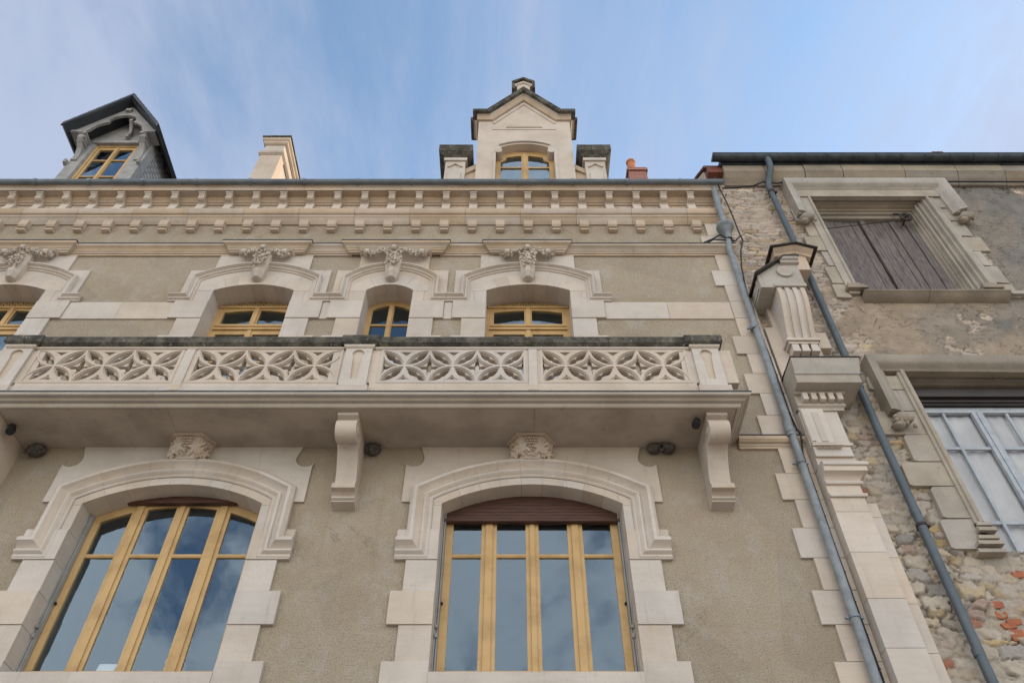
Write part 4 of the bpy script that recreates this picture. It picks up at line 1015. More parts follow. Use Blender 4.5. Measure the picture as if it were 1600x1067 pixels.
# ------------------------------------------------------------------ STONE PIER between the two houses
pier = thing('stone_pier', 'white carved stone pier with console and hood between the two houses', 'pier', (4.4, -0.1, -1.6))
PX = 4.122
sm = MB()
zs = [-1.6, -.5, .55, 1.15, 1.75, 2.36, 2.96, 3.57, 4.17, 4.77, 5.39, 5.98, 6.20]
for a, b in zip(zs[:-1], zs[1:]):
    sm.box(PX, 4.57, -0.2, 0.12, a + .003, b - .003); sm.box(4.572, 4.76, -0.075, 0.12, a + .003, b - .003)
part('shaft', sm, 'pier', pier)
cm = MB()
cprof = [(-.05, 6.20), (.03, 6.20), (.038, 6.225), (.03, 6.25), (0, 6.255), (0, 6.395), (.03, 6.40), (.042, 6.425), (.03, 6.45), (.02, 6.46), (.035, 6.49), (.07, 6.53), (.12, 6.55), (.125, 6.62), (.15, 6.63), (.155, 6.665), (.12, 6.71), (-.05, 6.72)]
cm.sweep_xy(cprof, [(PX, -0.2), (4.575, -0.2), (4.575, 0.1)]); cm.box(PX + .003, 4.57, -0.19, 0.1, 6.204, 6.714)
part('capital', cm, 'pier', pier)
sm = MB(); sm.box(PX, 4.66, -0.20, 0.12, 6.722, 6.858); sm.box(PX + .003, 4.64, -0.235, 0.12, 6.86, 7.03); sm.box(PX, 4.68, -0.26, 0.12, 7.032, 7.07)
sm.box(PX, 4.68, -0.19, 0.12, 7.072, 7.76); sm.box(PX + .01, 4.46, -0.235, -0.19, 7.10, 7.74); sm.box(PX + .02, 4.20, -0.25, -0.235, 7.12, 7.72); sm.box(4.28, 4.37, -0.245, -0.235, 7.12, 7.66)
for k in range(4): sm.add([(4.17 + .085 * k, -.29, 6.985), (4.245 + .085 * k, -.29, 6.985), (4.235 + .085 * k, -.24, 7.03), (4.18 + .085 * k, -.24, 7.03), (4.17 + .085 * k, -.235, 6.975), (4.245 + .085 * k, -.235, 6.975)], [(0, 1, 2, 3), (0, 1, 5, 4), (0, 3, 4), (1, 2, 5)])
sm.box(PX + .03, 4.53, -.27, -.23, 7.03, 7.033)
part('neck_block', sm, 'pier', pier)
hm = MB()
hprof = [(-.08, 7.72), (.015, 7.72), (.02, 7.76), (.05, 7.79), (.05, 7.82), (.035, 7.83), (.035, 7.985), (.08, 7.99), (.10, 8.02), (.27, 8.03), (.285, 8.02), (.29, 8.04), (.29, 8.17), (.31, 8.18), (.31, 8.21), (.325, 8.26), (.34, 8.35), (.355, 8.42), (.36, 8.465), (-.08, 8.48)]
hm.sweep_xy(hprof, [(PX + .0, -0.2), (4.77, -0.2), (4.77, 0.12)]); hm.box(PX + .003, 4.76, -.19, .1, 7.725, 8.474)
part('hood', hm, 'pier_dirty', pier, 'overhanging moulded hood, soiled')
part('flashing', MB().sweep_xy([(-.1, 8.482), (.375, 8.467), (.375, 8.484), (-.1, 8.50)], [(PX - .01, -0.2), (4.77, -0.2), (4.77, 0.12)]).box(PX - .012, 4.7, -.25, .12, 8.483, 8.50), 'leadcap', pier)
dn = MB()
for k in range(5): dn.box(4.21 + .125 * k, 4.285 + .125 * k, -0.325, -0.23, 7.845, 7.975)
part('dentil_row', dn, 'pier', pier)
# backing slab and fluted console
bk = MB(); bk.plate([(4.16, 8.51), (4.16, 9.75), (4.30, 9.75), (4.30, 10.3), (4.87, 10.3), (4.87, 9.62), (5.12, 9.62), (5.12, 9.25), (4.93, 9.25), (4.93, 8.95), (5.10, 8.95), (5.10, 8.51)], [], -0.03, 0.12)
part('backing_slab', bk, 'pier', pier)
cs = MB()
cp_ = [(0.0, 10.22), (-0.47, 10.22), (-0.475, 10.10), (-0.455, 9.95), (-0.41, 9.80), (-0.35, 9.66), (-0.28, 9.50), (-0.225, 9.36), (-0.20, 9.24), (0.0, 9.24)]
cs.prism_x(cp_, 4.376, 4.814)
for k in range(4):
    x0 = 4.37 + .126 * k
    cs.prism_x([(y - (.03 if i not in (0, 9) else 0), z) for i, (y, z) in enumerate(cp_)], x0, x0 + .072)
cs.box(4.33, 4.86, -0.26, 0, 9.19, 9.238); cs.box(4.36, 4.83, -0.23, 0, 9.14, 9.188)
for k in range(3):
    x0 = 4.40 + .15 * k; cs.add([(x0, -.22, 9.14), (x0 + .10, -.22, 9.14), (x0 + .10, -.05, 9.14), (x0, -.05, 9.14), (x0 - .01, -.22, 8.98), (x0 + .11, -.22, 8.98), (x0 + .11, -.03, 8.98), (x0 - .01, -.03, 8.98)], [(0, 1, 5, 4), (1, 2, 6, 5), (0, 3, 7, 4), (4, 5, 6, 7)])
part('console', cs, 'pier', pier)
tb = MB()
tb.plate([(4.12, 10.225), (4.87, 10.225), (4.87, 10.98), (4.66, 10.98), (4.12, 10.53)], [], -0.50, 0.1)
tb.plate([(4.34, 10.225), (4.87, 10.225), (4.87, 10.30), (4.34, 10.30)], [], -0.53, -0.50)
tb.tube([(4.60, -.50, 10.62), (4.60, -.535, 10.62)], .13, 24)
tb.prism_x([(-.50, 10.83), (-.55, 10.85), (-.56, 10.89), (-.54, 10.91), (-.58, 10.93), (-.59, 10.975), (-.50, 10.98)], 4.58, 4.90)
tb.box(4.105, 4.12, -.42, -.05, 10.28, 10.33); tb.box(4.105, 4.12, -.42, -.38, 10.33, 10.5); tb.blob((4.118, -.22, 10.42), (.02, .12, .07), 0, 10, 6, 4, .2)
part('top_block', tb, 'pier_dirty', pier)
tc_ = MB(); tc_.plate([(4.06, 10.525), (4.07, 10.50), (4.67, 10.985), (4.92, 10.985), (4.92, 11.01), (4.66, 11.01)], [], -0.60, 0.1); part('flashing', tc_, 'leadcap', pier)
ub = MB(); ub.plate([(4.72, 11.0), (5.22, 11.0), (5.22, 11.38), (5.04, 11.48), (4.72, 11.42)], [], -0.28, 0.1)
ub.sweep_xz([(0, .1), (0, -.31), (.04, -.33), (.08, -.40), (.10, -.42), (.10, .1)], [(4.66, 11.355), (5.045, 11.455), (5.30, 11.33)])
ub.box(4.60, 5.05, -.16, .1, 10.99, 11.0); part('upper_block', ub, 'trim', pier)
uc = MB(); uc.sweep_xz([(.102, .1), (.102, -.47), (.125, -.47), (.125, .1)], [(4.60, 11.345), (5.05, 11.455), (5.36, 11.31)]); part('upper_flashing', uc, 'leadcap', pier)

# ------------------------------------------------------------------ OLD HOUSE on the right
old = thing('old_house', 'old rubble stone house with patched plaster and weathered window hoods', 'building', (8, 0.3, -1.6))
OY = 0.12
def vnoise(X, Z, sc, seed):
    r = np.random.RandomState(seed); g = r.rand(97, 97); x, z = X * sc, Z * sc
    xi, zi = np.floor(x).astype(int), np.floor(z).astype(int); fx, fz = x - xi, z - zi
    fx, fz = fx * fx * (3 - 2 * fx), fz * fz * (3 - 2 * fz)
    a, b, c, d = g[xi % 97, zi % 97], g[(xi + 1) % 97, zi % 97], g[xi % 97, (zi + 1) % 97], g[(xi + 1) % 97, (zi + 1) % 97]
    return (a * (1 - fx) + b * fx) * (1 - fz) + (c * (1 - fx) + d * fx) * fz
def fbm(X, Z, sc, seed, oc=4):
    o, am, t = 0, 1, 0
    for i in range(oc): o = o + am * vnoise(X + 3.7 * i, Z + 1.3 * i, sc * 2 ** i, seed + i); t += am; am *= .55
    return o / t
def sstep(v, a, b): t = np.clip((v - a) / (b - a), 0, 1); return t * t * (3 - 2 * t)
OW = (6.25, 8.18, 10.72, 13.70)            # upper opening x0 x1 z0 z1
OL = (6.17, 10.2, 5.60, 8.62)              # lower opening
def rubble_wall():
    st = 0.0165; xs = np.arange(4.05, 13.4, st); zs_ = np.arange(3.3, 14.75, st)
    X, Z = np.meshgrid(xs, zs_, indexing='ij')
    wx = X + .09 * (fbm(X, Z, 5, 1, 5) - .5) + .05 * (fbm(X, Z, 18, 2, 3) - .5); wz = Z + .09 * (fbm(X, Z, 4, 9, 5) - .5) + .045 * (fbm(X, Z, 20, 3, 3) - .5)
    big = sstep(9.2 - Z, -.3, .6)
    cw, chh = .20, .095
    def voro(cw, chh, seed):
        u, v = wx / cw, wz / chh; v0 = np.floor(v).astype(int)
        r = np.random.RandomState(seed); tj = r.rand(128, 128, 2); F1 = np.full(X.shape, 9.); F2 = F1.copy(); ID = np.zeros(X.shape, int)
        for dv in (-1, 0, 1):
            row = v0 + dv; off = (row * 0.37) % 1.0; ub_ = np.floor(u - off).astype(int)
            for du in (-1, 0, 1):
                c = ub_ + du; j = tj[c % 128, row % 128]
                px_, pz_ = c + off + .5 + .62 * (j[..., 0] - .5), row + .5 + .5 * (j[..., 1] - .5)
                d = np.maximum(abs(u - px_) ** 4.5 + abs(v - pz_) ** 4.5, 1e-9) ** (1 / 4.5)
                nid = (c % 128) * 128 + row % 128
                m = d < F1
                F2 = np.where(m, F1, np.minimum(F2, d)); ID = np.where(m, nid, ID); F1 = np.where(m, d, F1)
        return F2 - F1, ID
    e1, i1 = voro(.30, .10, 5); e2, i2 = voro(.40, .19, 6); e3, i3 = voro(.24, .12, 7)
    sm_ = fbm(X, Z, 2.4, 61) > .5; e2 = np.where(sm_, e3 * .8, e2); i2 = np.where(sm_, i3 + 17000, i2)
    low = Z < 8.9 + .25 * (fbm(X, Z, 2, 33) - .5)
    E = np.where(low, e2, e1); I = np.where(low, i2 + 20000, i1)
    rv = np.random.RandomState(11).rand(80000, 3)[I]
    # where plaster still covers the stones
    n1 = fbm(X, Z, 1.1, 40, 5) - .5; n2 = fbm(X, Z, 3.3, 50, 4) - .5
    pl = np.maximum(sstep(X + 1.0 * n1 + .25 * n2, 5.62, 5.75) * sstep(Z + .6 * n1, 8.95, 9.15) * sstep(10.95 + .7 * n1 - Z + np.where(X > 8, 9, 0), 0, .1),
                    sstep(X + .5 * n1, 8.35, 8.5) * sstep(Z, 8.6, 8.8))
    holes = sstep(fbm(X, Z, 1.7, 70, 5), .635, .66); pl = pl * (1 - holes)
    mort = sstep(fbm(X, Z, 2.8, 80, 5), .40, .60) * np.where(low, .78, .38)       # smeared pointing
    edge = sstep(E, .035, .15)
    proud = edge * (.35 + .65 * rv[..., 0]) * (1 - .62 * mort)
    rough = fbm(X, Z, 14, 90, 4) - .5
    H = proud * np.where(low, .05, .032) + rough * .035 + (fbm(X, Z, 2.2, 95) - .5) * .03
    Hp = .035 + (fbm(X, Z, 6, 100, 4) - .5) * .012
    cr = np.abs(fbm(X, Z, 1.3, 110, 5) - .5); crack = (1 - sstep(cr, .003, .010)) * sstep(fbm(X, Z, .9, 115), .5, .6)
    Hp = Hp - crack * .02
    H = H * (1 - pl) + Hp * pl
    pal = np.array([(.50, .41, .31), (.44, .37, .30), (.40, .345, .29), (.46, .36, .23), (.47, .345, .19), (.36, .33, .30), (.54, .47, .38), (.42, .31, .25)])
    up_ = np.array([(.52, .42, .33), (.50, .40, .31), (.54, .45, .37), (.47, .385, .31), (.50, .38, .24), (.45, .38, .32), (.55, .47, .39), (.48, .37, .31)])
    k = (rv[..., 1] * 8).astype(int) % 8
    C = np.where(low[..., None], pal[k], up_[k]) * (.72 + .42 * rv[..., 2])[..., None]
    mc = np.array((.44, .385, .32)) * (.85 + .3 * fbm(X, Z, 8, 120))[..., None]
    f = np.clip((1 - edge) * .85 + .72 * mort, 0, 1)[..., None]; C = C * (1 - f) + mc * f
    deep = ((1 - sstep(E, .0, .09)) * (1 - mort) * sstep(fbm(X, Z, 3, 130), .34, .50))[..., None]; C = C * (1 - .75 * deep); H = H - deep[..., 0] * .03
    rb = (low & (rv[..., 1] > .988) & (edge > .3))[..., None]; C = np.where(rb, np.array((.36, .18, .12)), C)
    g1 = fbm(X, Z, .8, 140, 5)[..., None]; g2 = fbm(X, Z, 5, 150, 5)[..., None]
    brown, grey = np.array((.34, .27, .20)), np.array((.20, .185, .165))
    wgt = np.clip(sstep(X - 8.1 + 1.2 * n1, 0, .6) * .75 + .5 * sstep(g1[..., 0], .5, .64) , 0, 1)[..., None]
    PC = (brown * (1 - wgt) + grey * wgt) * (.7 + .6 * g2); PC = PC * (1 - .6 * crack[..., None])
    C = C * (1 - pl[..., None]) + PC * pl[..., None]
    nx, nz = X.shape; keep = np.ones((nx - 1, nz - 1), bool); xc_, zc_ = (xs[:-1] + st / 2)[:, None], (zs_[:-1] + st / 2)[None, :]
    for x0, x1, z0, z1 in (OW, OL): keep &= ~((xc_ > x0 - (.19 if x1 < 9 else .12)) & (xc_ < x1 + .27) & (zc_ > z0 - .0) & (zc_ < z1 + .28))
    idx = np.arange(nx * nz).reshape(nx, nz)
    q = np.stack([idx[:-1, :-1], idx[1:, :-1], idx[1:, 1:], idx[:-1, 1:]], -1)[keep]
    V = np.stack([X, OY - H, Z + CZ], -1).reshape(-1, 3)
    me = bpy.data.meshes.new('wall'); me.vertices.add(len(V)); me.vertices.foreach_set('co', V.ravel().astype(np.float32))
    me.loops.add(q.size); me.loops.foreach_set('vertex_index', q.ravel().astype(np.int32)); me.polygons.add(len(q))
    me.polygons.foreach_set('loop_start', np.arange(0, q.size, 4, dtype=np.int32)); me.update(calc_edges=True)
    me.polygons.foreach_set('use_smooth', np.ones(len(q), bool))
    a = me.color_attributes.new('Col', 'FLOAT_COLOR', 'POINT'); a.data.foreach_set('color', np.concatenate([C.reshape(-1, 3), np.ones((nx * nz, 1))], 1).ravel().astype(np.float32))
    me.materials.append(M['rubble']); o = link(bpy.data.objects.new('wall', me)); o.parent = old; o.location = -wloc(old); return o
rubble_wall()
# plain body of the house behind and around the visible face
bd = MB(); bd.plate(rect(4.0, 16, -1.6, 14.7), [rect(OW[0] - .18, OW[1] + .25, OW[2], OW[3] + .27), rect(OL[0] - .10, OL[1] + .22, OL[2], OL[3] + .26)], OY + .06, 0.75)
bd.box(4.13, 4.3, .75, 8, -1.6, 14.7); bd.box(15.8, 16, .75, 8, -1.6, 14.7); bd.box(4.13, 16, 8, 8.2, -1.6, 14.7)
part('core_wall', bd, 'lime', old)
gab = MB(); gab.add([(4.12, .1, 14.5), (4.12, .1, 15.0), (4.12, 4.6, 19.3), (4.12, 8.2, 15.0), (4.12, 8.2, 14.0), (4.32, .1, 14.5), (4.32, .1, 15.0), (4.32, 4.6, 19.3), (4.32, 8.2, 15.0), (4.32, 8.2, 14.0)], [(0, 1, 2, 3, 4), (9, 8, 7, 6, 5), (0, 1, 6, 5), (1, 2, 7, 6), (2, 3, 8, 7)])
part('gable', gab, 'lime', old)
rt = MB(); rr = random.Random(5)
for k in range(26):                                            # verge tiles, one by one
    y0 = -.05 + .18 * k; z0 = 14.93 + .95 * (y0 + .05)
    x0 = 4.09 + rr.uniform(-.02, .02)
    rt.add([(x0, y0, z0), (x0, y0 + .24, z0 + .21), (4.5, y0 + .24, z0 + .21), (4.5, y0, z0), (x0, y0 - .02, z0 + .05), (x0, y0 + .22, z0 + .26), (4.5, y0 + .22, z0 + .26), (4.5, y0 - .02, z0 + .05)],
           [(0, 1, 2, 3), (4, 5, 6, 7), (0, 1, 5, 4), (0, 3, 7, 4), (1, 2, 6, 5)])
rt.add([(4.4, -.1, 14.95), (16, -.1, 14.95), (16, 4.6, 19.42), (4.4, 4.6, 19.42), (4.4, 9, 14.95), (16, 9, 14.95)], [(0, 1, 2, 3), (3, 2, 5, 4)])
part('roof', rt, 'tile', old)
vt = MB(); vx, vz = at(1464, 243, .05); vt.box(vx - .1, vx + .1, .0, .25, 14.95, vz + .02); vt.box(vx - .12, vx + .12, -.02, .27, vz + .02, vz + .05); part('vent_tile', vt, 'tile', old)
ev = MB(); x = 4.45; rr = random.Random(8)
while x < 13:
    l = rr.uniform(.75, 1.3); j = rr.uniform(-.012, .012)
    ev.prism_x([(0.2, 14.36), (0.03 + j, 14.36), (0.0 + j, 14.42), (-0.06 + j, 14.46), (-0.09 + j, 14.52), (-0.13 + j, 14.58), (-0.16 + j, 14.62), (-0.16 + j, 14.84), (0.2, 14.84)], x + .008, x + l - .008); x += l
part('eaves_cornice', ev, 'oldstone_dark', old)
part('fascia', MB().box(4.42, 14, -.19, .1, 14.842, 15.02), 'darkzinc', old)
part('eaves_end', MB().box(4.14, 4.5, -.10, .1, 14.66, 14.86), 'redpaint', old, 'red painted end of the eaves board')
gm = MB(); gx0 = 4.24
half = [(-0.27 + .10 * math.cos(t), 14.97 + .10 * math.sin(t)) for t in [math.pi + math.pi * i / 12 for i in range(13)]]
inner = [(-0.27 + .092 * math.cos(t), 14.97 + .092 * math.sin(t)) for t in [2 * math.pi - math.pi * i / 12 for i in range(13)]]
gm.prism_x(half + inner, gx0, 14); gm.prism_x(half, gx0 - .005, gx0 + .01)
gm.tube([(gx0, -.372, 14.975), (14, -.372, 14.975)], .014, 8)
for k in range(20):
    x = gx0 + .42 + .51 * k + rr.uniform(-.03, .03); gm.prism_x([(-0.27 + .11 * math.cos(t), 14.97 + .11 * math.sin(t)) for t in [math.pi + math.pi * i / 10 for i in range(11)]], x - .018, x + .018)
part('gutter', gm, 'darkzinc', old)
od = node('downpipe', old)
pm = MB(); ox = 5.28
pm.tube([(5.40, -.27, 14.92), (5.40, -.27, 14.72), (5.39, -.24, 14.55), (5.34, -.12, 14.36), (5.30, -.05, 14.22), (5.305, -.03, 13.95)], .068, 14)
pm.tube([(5.305, -.03, 14.02), (5.30, -.03, 12.0), (5.27, -.03, 9.0), (5.25, -.04, 7.6), (5.235, -.04, 5.0), (5.215, -.04, 2.0), (5.2, -.04, -1.4)], .058, 14)
for z in (13.93, 11.45, 8.33, 6.05, 4.15): pm.tube([(5.31 - (14 - z) * .0085, -.035, z), (5.31 - (14 - z) * .0085, -.035, z + .09)], .065, 14)
part('pipe', pm, 'bluepipe', od)
cl = MB()
for z in (13.95, 5.86, 2.5):
    xx = 5.31 - (14 - z) * .0085; cl = MB(); cl.lathe([(.06, 0), (.072, .005), (.072, .04), (.06, .045)], (xx, -.038, z), 14); cl.blob((xx + .10, -.03, z + .02), (.03, .02, .02), 0, 8, 5); cl.box(xx - .02, xx + .11, -.02, .1, z + .01, z + .035); part('clamp', cl, 'iron', od)
cb3 = MB(); rr = random.Random(12)
cb3.tube([(4.12, -.18, 14.25), (4.3, -.02, 14.13), (4.6, -.02, 14.16), (5.0, -.03, 14.22), (5.2, -.10, 14.26), (5.5, -.05, 14.28)] + [(5.7 + .5 * k, -.05, 14.345 + rr.uniform(-.012, .012)) for k in range(16)], .018, 8)
solid('cable', cb3, 'black', 'black cable strung along the wall under the old dark gutter', 'cable', (5.5, 0, 14.25))

def ring_frame(mb, x0, x1, z0, z1, l, r, t, b, ya, yb):
    mb.plate(rect(x0 - l, x1 + r, z0 - b, z1 + t), [rect(x0, x1, z0, z1)], ya, yb)
def head_stop(mb, x, z, seed):
    r = random.Random(seed)
    mb.blob((x, -.04, z), (.13, .12, .12), .3, 12, 8, 4, .10, .08, r); mb.blob((x + .08, -.10, z - .04), (.08, .07, .06), .5, 10, 6, 3, .15, .08, r)
    mb.blob((x - .08, -.05, z - .12), (.12, .08, .06), .2, 10, 6, 4, .2, .08, r)
    for k in range(8): mb.blob((x + r.uniform(-.14, .14), -.08 + r.uniform(-.04, .03), z + r.uniform(-.16, .10)), (.04, .035, .03), r.uniform(0, 3), 8, 5, 3, .2)
w1 = node('window', old, 'moulded stone window closed by weathered board shutters')
x0, x1, z0, z1 = OW
sm = MB()
steps = [(.00, .10, .40, .52), (.035, .15, .10, .40) ]
# splayed mouldings: each ring lies further forward and wider
lay = [(0.0, .0, .0, .42, .60), (.03, .03, .04, .34, .42), (.06, .055, .09, .29, .34), (.09, .085, .13, .22, .29), (.12, .13, .18, .14, .22), (.15, .19, .23, .06, .14), (.17, .24, .27, .02, .06)]
for l, r, t, ya, yb in lay: ring_frame(sm, x0 - l, x1 + r, z0 + .001, z1 + t, .36 - l, .40 - r, .42 - t, 0.0, ya, yb)
sm.tube([(x0 - .20, .01, z0 + .12), (x0 - .20, .01, z1 + .28)], .028, 8)
sm.tube([(x1 + .27, .01, z0 + .12), (x1 + .27, .01, z1 + .28)], .03, 8); sm.tube([(x1 + .10, .21, z0 + .1), (x1 + .10, .21, z1 + .15)], .026, 8)
part('frame', sm, 'oldstone', w1)
jl, jr = MB(), MB(); rr = random.Random(3)
z = z0 - .1
while z < z1 + .55:
    h = rr.uniform(.36, .52); e = rr.uniform(.12, .36)
    for s in (-1, 1):
        xa, xb_ = (x0 - .36 - e, x0 - .34) if s < 0 else (x1 + .38, x1 + .42 + e)
        (jl if s < 0 else jr).plate([(xa + rr.uniform(0, .05), z + .01 + rr.uniform(0, .03)), (xa + rr.uniform(0, .05), z + h - .015), (xb_, z + h - .012), (xb_, z + .01)], [], OY - .075 - rr.uniform(0, .012), OY + .05)
    z += h
jr.box(x1 + .25, x1 + .95, -.02, OY, z0 - .06, z0 + .02)
part('jamb_stones', jl, 'oldstone', w1); part('jamb_stones', jr, 'oldstone', w1)
hm = MB(); hp_ = [(0, .1), (0, -.02), (.05, -.05), (.08, -.10), (.12, -.13), (.20, -.15), (.24, -.15), (.25, .1)]
hx0, hx1, hz = 5.86, 8.72, 14.10
hm.sweep_xz(hp_, [(hx0, 13.12), (hx0, hz), (hx1, hz), (hx1, 13.2)])
hm.plate(rect(hx0 + .0, hx1, 13.85, hz - .002), [], -.01, .1)
part('hood_mould', hm, 'oldstone', w1)
for hx, hz, sd in ((5.74, 12.98, 1), (8.86, 13.02, 2)): hs_ = MB(); head_stop(hs_, hx, hz, sd); part('head_stop', hs_, 'oldstone_dark', w1)
bs_ = MB()                                                      # crumbled moulding bases
for xb, n in ((x0 - .22, 3), (x1 + .22, 5)):
    bs_ = MB()
    for k in range(n): bs_.box(xb - .12 - .03 * k, xb + .10 + .04 * k, -.03 - .02 * (k % 3), .1, z0 + .18 - .06 * k, z0 + .235 - .06 * k)
    part('moulding_base', bs_, 'oldstone_dark', w1)
bs_ = MB()
for k in range(6): bs_.tube([(x1 + .03 + .055 * k, .32 - .06 * k, z0), (x1 + .03 + .055 * k, .32 - .06 * k, z0 + .14)], .045, 8)
part('moulding_base', bs_, 'oldstone_dark', w1)
sl = MB(); sl.prism_x([(.55, z0 - .02), (-.10, z0 - .05), (-.12, z0 - .07), (-.12, z0 - .09), (-.07, z0 - .12), (-.03, z0 - .16), (.1, z0 - .20), (.55, z0 - .20)], x0 - .16, x0 + .95)
sl.prism_x([(.55, z0 - .02), (-.10, z0 - .05), (-.12, z0 - .07), (-.12, z0 - .09), (-.07, z0 - .12), (-.03, z0 - .16), (.1, z0 - .20), (.55, z0 - .20)], x0 + .96, x1 + .42)
part('sill', sl, 'oldstone_dark', w1)
zp = MB(); zp.add([(x0, .36, z0 + .0), (x1, .36, z0), (x1, .44, z0 + .22), (x0, .44, z0 + .22), (x0, .05, z0 - .015), (x1, .05, z0 - .015)], [(0, 1, 2, 3), (4, 5, 1, 0)]); part('sill_flashing', zp, 'zinc', w1)
bxm = MB(); rr = random.Random(6)
def boards(xa, xb, n):
    mb = MB()
    for k in range(n):
        a, b = xa + (xb - xa) * k / n, xa + (xb - xa) * (k + 1) / n; y = .46 + rr.uniform(-.02, .02)
        mb.plate([(a + .004, z0 + rr.uniform(-.0, .05)), (a + .007, z1 + .05), (b - .007, z1 + .05), (b - .004, z0 + rr.uniform(0, .05))], [], y, y + .03)
    return mb
sh = boards(x0 + .03, 7.10, 5); sh.box(x0 + .1, x0 + .2, .43, .45, z0 + .1, z1 - .05); part('shutter', sh, 'shutter', w1)
sh = boards(7.28, x1 - .16, 5); part('shutter', sh, 'shutter', w1); part('side_board', MB().box(x1 - .15, x1 + .0, .44, .47, z0, z1 + .05), 'shutter', w1)
mu = MB(); mu.box(7.12, 7.20, .42, .47, z0, z1 + .05); mu.box(7.205, 7.265, .45, .48, z0, z1 + .05); part('mullion', mu, 'shutter', w1)
rdm = MB(); rdm.box(x0, x1, .38, .50, z1 - .08, z1 + .02); part('head_beam', rdm, 'oldstone_dark', w1)
pu = thing('pulley', 'rusty iron pulley wheel with rod hanging under the shuttered window hood', 'pulley', (7.95, .2, 13.4))
wl = MB(); c = Vector((7.97, .24, 13.47))
wl.tube([c + Vector((.11 * math.cos(t), 0, .11 * math.sin(t))) for t in [2 * math.pi * k / 20 for k in range(21)]], .022, 8)
for k in range(3): a = math.pi * k / 3 + .3; wl.tube([c + Vector((.1 * math.cos(a), 0, .1 * math.sin(a))), c - Vector((.1 * math.cos(a), 0, .1 * math.sin(a)))], .013, 6)
wl.tube([c + Vector((0, -.05, 0)), c + Vector((0, .2, 0))], .02, 8); part('wheel', wl, 'iron', pu)
rd = MB(); rd.tube([(7.95, .26, 13.56), (7.87, .28, 13.63), (7.83, .32, 13.70)], .02, 8); rd.tube([(6.3, .36, 13.22), (7.93, .26, 13.40)], .009, 6); part('rod', rd, 'iron', pu)

w2 = node('window', old, 'blue grey paned window with white curtain under a stone hood')
x0, x1, z0, z1 = OL
sm = MB()
lay2 = [(0.0, .0, .02, .42, .60), (.02, .04, .06, .36, .42), (.04, .08, .11, .28, .36), (.05, .1, .15, .20, .28), (.07, .14, .19, .12, .20), (.09, .18, .22, .04, .12), (.10, .22, .26, .0, .04)]
for l, r, t, ya, yb in lay2: sm.plate([(x0 - .20, z0 + .2), (x0 - .20, z1 + .48), (x1 + .3, z1 + .48), (x1 + .3, z1 + t), (x0 - l, z1 + t), (x0 - l, z0 + .2)], [], ya, yb)
sm.tube([(x0 - .115, -.005, z0 + .35), (x0 - .115, -.005, z1 + .24)], .035, 10)
part('frame', sm, 'oldstone', w2)
jm = MB(); rr = random.Random(14); z = z0 - .02; ex = (.42, .34, .58, .36, .62, .30, .5)
k = 0
while z < 8.55:
    h = (.46, .52, .42, .50, .46, .44, .3)[k % 7]; e = ex[k % 7]
    jm.plate([(x0 - .21 - e, z + .03), (x0 - .20 - e, z + h - .05), (x0 - .16 - e, z + h - .012), (x0 - .165, z + h - .008), (x0 - .165, z + .006), (x0 - .17 - e, z + .008)], [], OY - .085 - rr.uniform(0, .012), OY + .08); z += h; k += 1
part('jamb_stones', jm, 'oldstone', w2)
hm = MB(); hm.sweep_xz(hp_, [(5.76, 7.82), (5.76, 8.74), (11.5, 8.66)]); part('hood_mould', hm, 'oldstone_dark', w2)
hs_ = MB(); head_stop(hs_, 5.66, 7.70, 3); part('head_stop', hs_, 'oldstone_dark', w2)
bs_ = MB()
for k in range(5): bs_.box(x0 - .20 - .03 * (k % 3) - (.12 if k > 2 else 0), x0 + .0, -.03 - .03 * (k % 2), .2, z0 + .30 - .10 * k, z0 + .35 - .10 * k)
part('moulding_base', bs_, 'oldstone', w2)
sb = MB(); sb.box(x0, x1, .28, .45, 8.30, 8.66); sb.box(x0, x1, .22, .28, 8.42, 8.58); sb.box(x0, x1, .25, .28, 8.335, 8.35); part('shutter_box', sb, 'darkbox', w2)
GY = .36
fr = MB(); fr.box(x0 - .0, x1, GY - .02, GY + .05, 8.19, 8.29)
cols = [6.56, 6.98, 7.06, 7.44, 7.82, 8.24, 8.32, 8.7]
rowz = [8.19, 7.70, 6.72 + .02, 5.9]
def bar_at(px1, py1, px2, py2): return [at(px1, py1, GY), at(px2, py2, GY)]
for xx, hw, pr in ((6.18, .05, 0), (6.60, .02, 0), (7.06, .03, .02), (7.14, .045, .03), (7.57, .02, 0), (8.03, .03, .02), (8.11, .045, .03), (8.54, .02, 0), (9.0, .05, 0), (9.5, .04, 0)): fr.box(xx - hw, xx + hw, GY - .01 - pr, GY + .03, z0 + .0, 8.19)
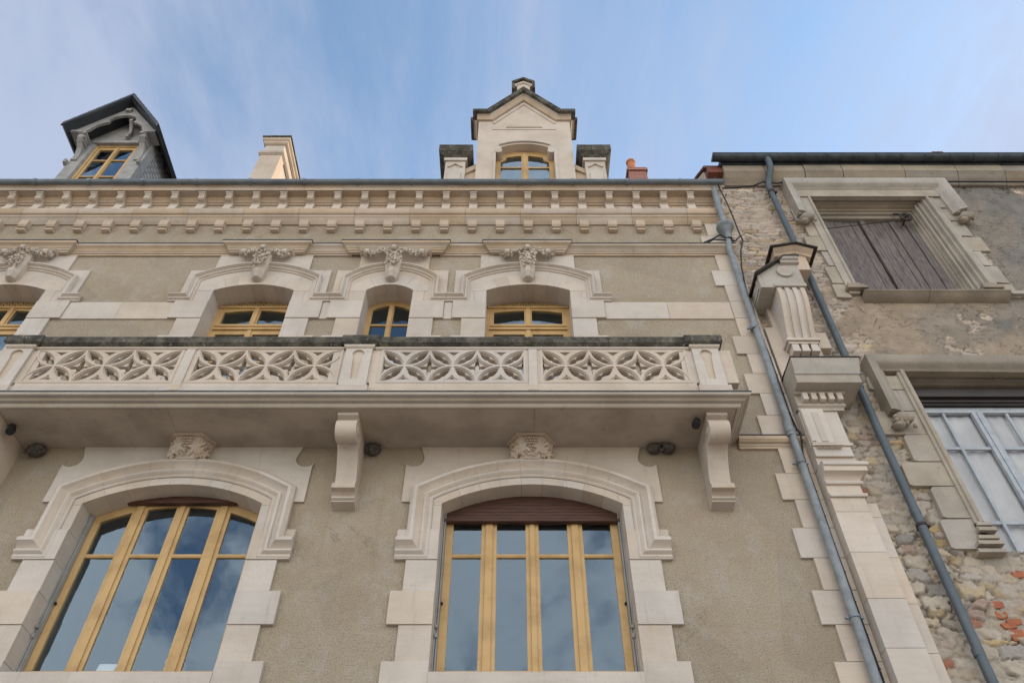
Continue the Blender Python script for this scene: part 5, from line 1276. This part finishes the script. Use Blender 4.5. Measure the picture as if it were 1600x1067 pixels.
for zz in (7.50, 6.20): fr.box(x0, x1, GY - .005, GY + .028, zz - .024, zz + .024)
part('casement', fr, 'bluegrey', w2)
part('pane', MB().box(x0, x1, GY + .032, GY + .038, z0, 8.2), 'oldglass', w2)
cu = MB(); n = 420; vs = []; fs = []
for i in range(n + 1):
    x = x0 + (x1 - x0) * i / n; y = GY + .075 + .010 * math.sin(x * 34 + .8 * math.sin(x * 7)) + .006 * math.sin(x * 15)
    vs += [(x, y, z0 - .1), (x + .01 * math.sin(x * 9), y, 8.28)]
for i in range(n): fs.append((2 * i, 2 * i + 2, 2 * i + 3, 2 * i + 1))
cu.add(vs, fs); part('curtain', cu, 'curtain', w2, angle=80)
# patch of orange bricks set into the rubble
bk = MB(); rr = random.Random(21)
for (u, v) in ((1561, 941), (1567, 957), (1588, 968), (1580, 974), (1592, 984), (1598, 992), (1471, 1037), (1594, 893)):
    x, z = at(u, v, .05); w, h = rr.uniform(.07, .10), rr.uniform(.035, .05)
    bk = MB(); bk.plate([(x - w + rr.uniform(0, .03), z - h), (x - w - .01, z + h * .6), (x - w * .3, z + h), (x + w, z + h * .8), (x + w * .9, z - h * .7), (x, z - h * 1.1)], [], .085 + rr.uniform(0, .01), .14); part('brick', bk, 'redbrick', old)


# ------------------------------------------------------------------ brick chimney beyond the roof
bc = thing('brick_chimney', 'red brick chimney with a clay pot behind the townhouse roof', 'chimney', (2.9, 2.2, 14.5))
(xa, zt), (xb, _) = at(979, 262, 2.0), at(1010, 262, 2.0)
cm = MB(); cm.box(xa + .03, xb - .03, 2.0, 2.7, 14.5, zt - .18); cm.box(xa - .01, xb + .01, 1.96, 2.74, zt - .18, zt - .08); cm.box(xa + .02, xb - .02, 1.99, 2.71, zt - .08, zt)
part('shaft', cm, 'brick', bc)
xc_ = (xa + xb) / 2 - .08
pm = MB(); pm.lathe([(.13, 0), (.14, .02), (.12, .05), (.105, .48), (.125, .50), (.125, .56), (.10, .56), (.09, .05)], (xc_, 2.16, zt)); part('pot', pm, 'terra', bc)
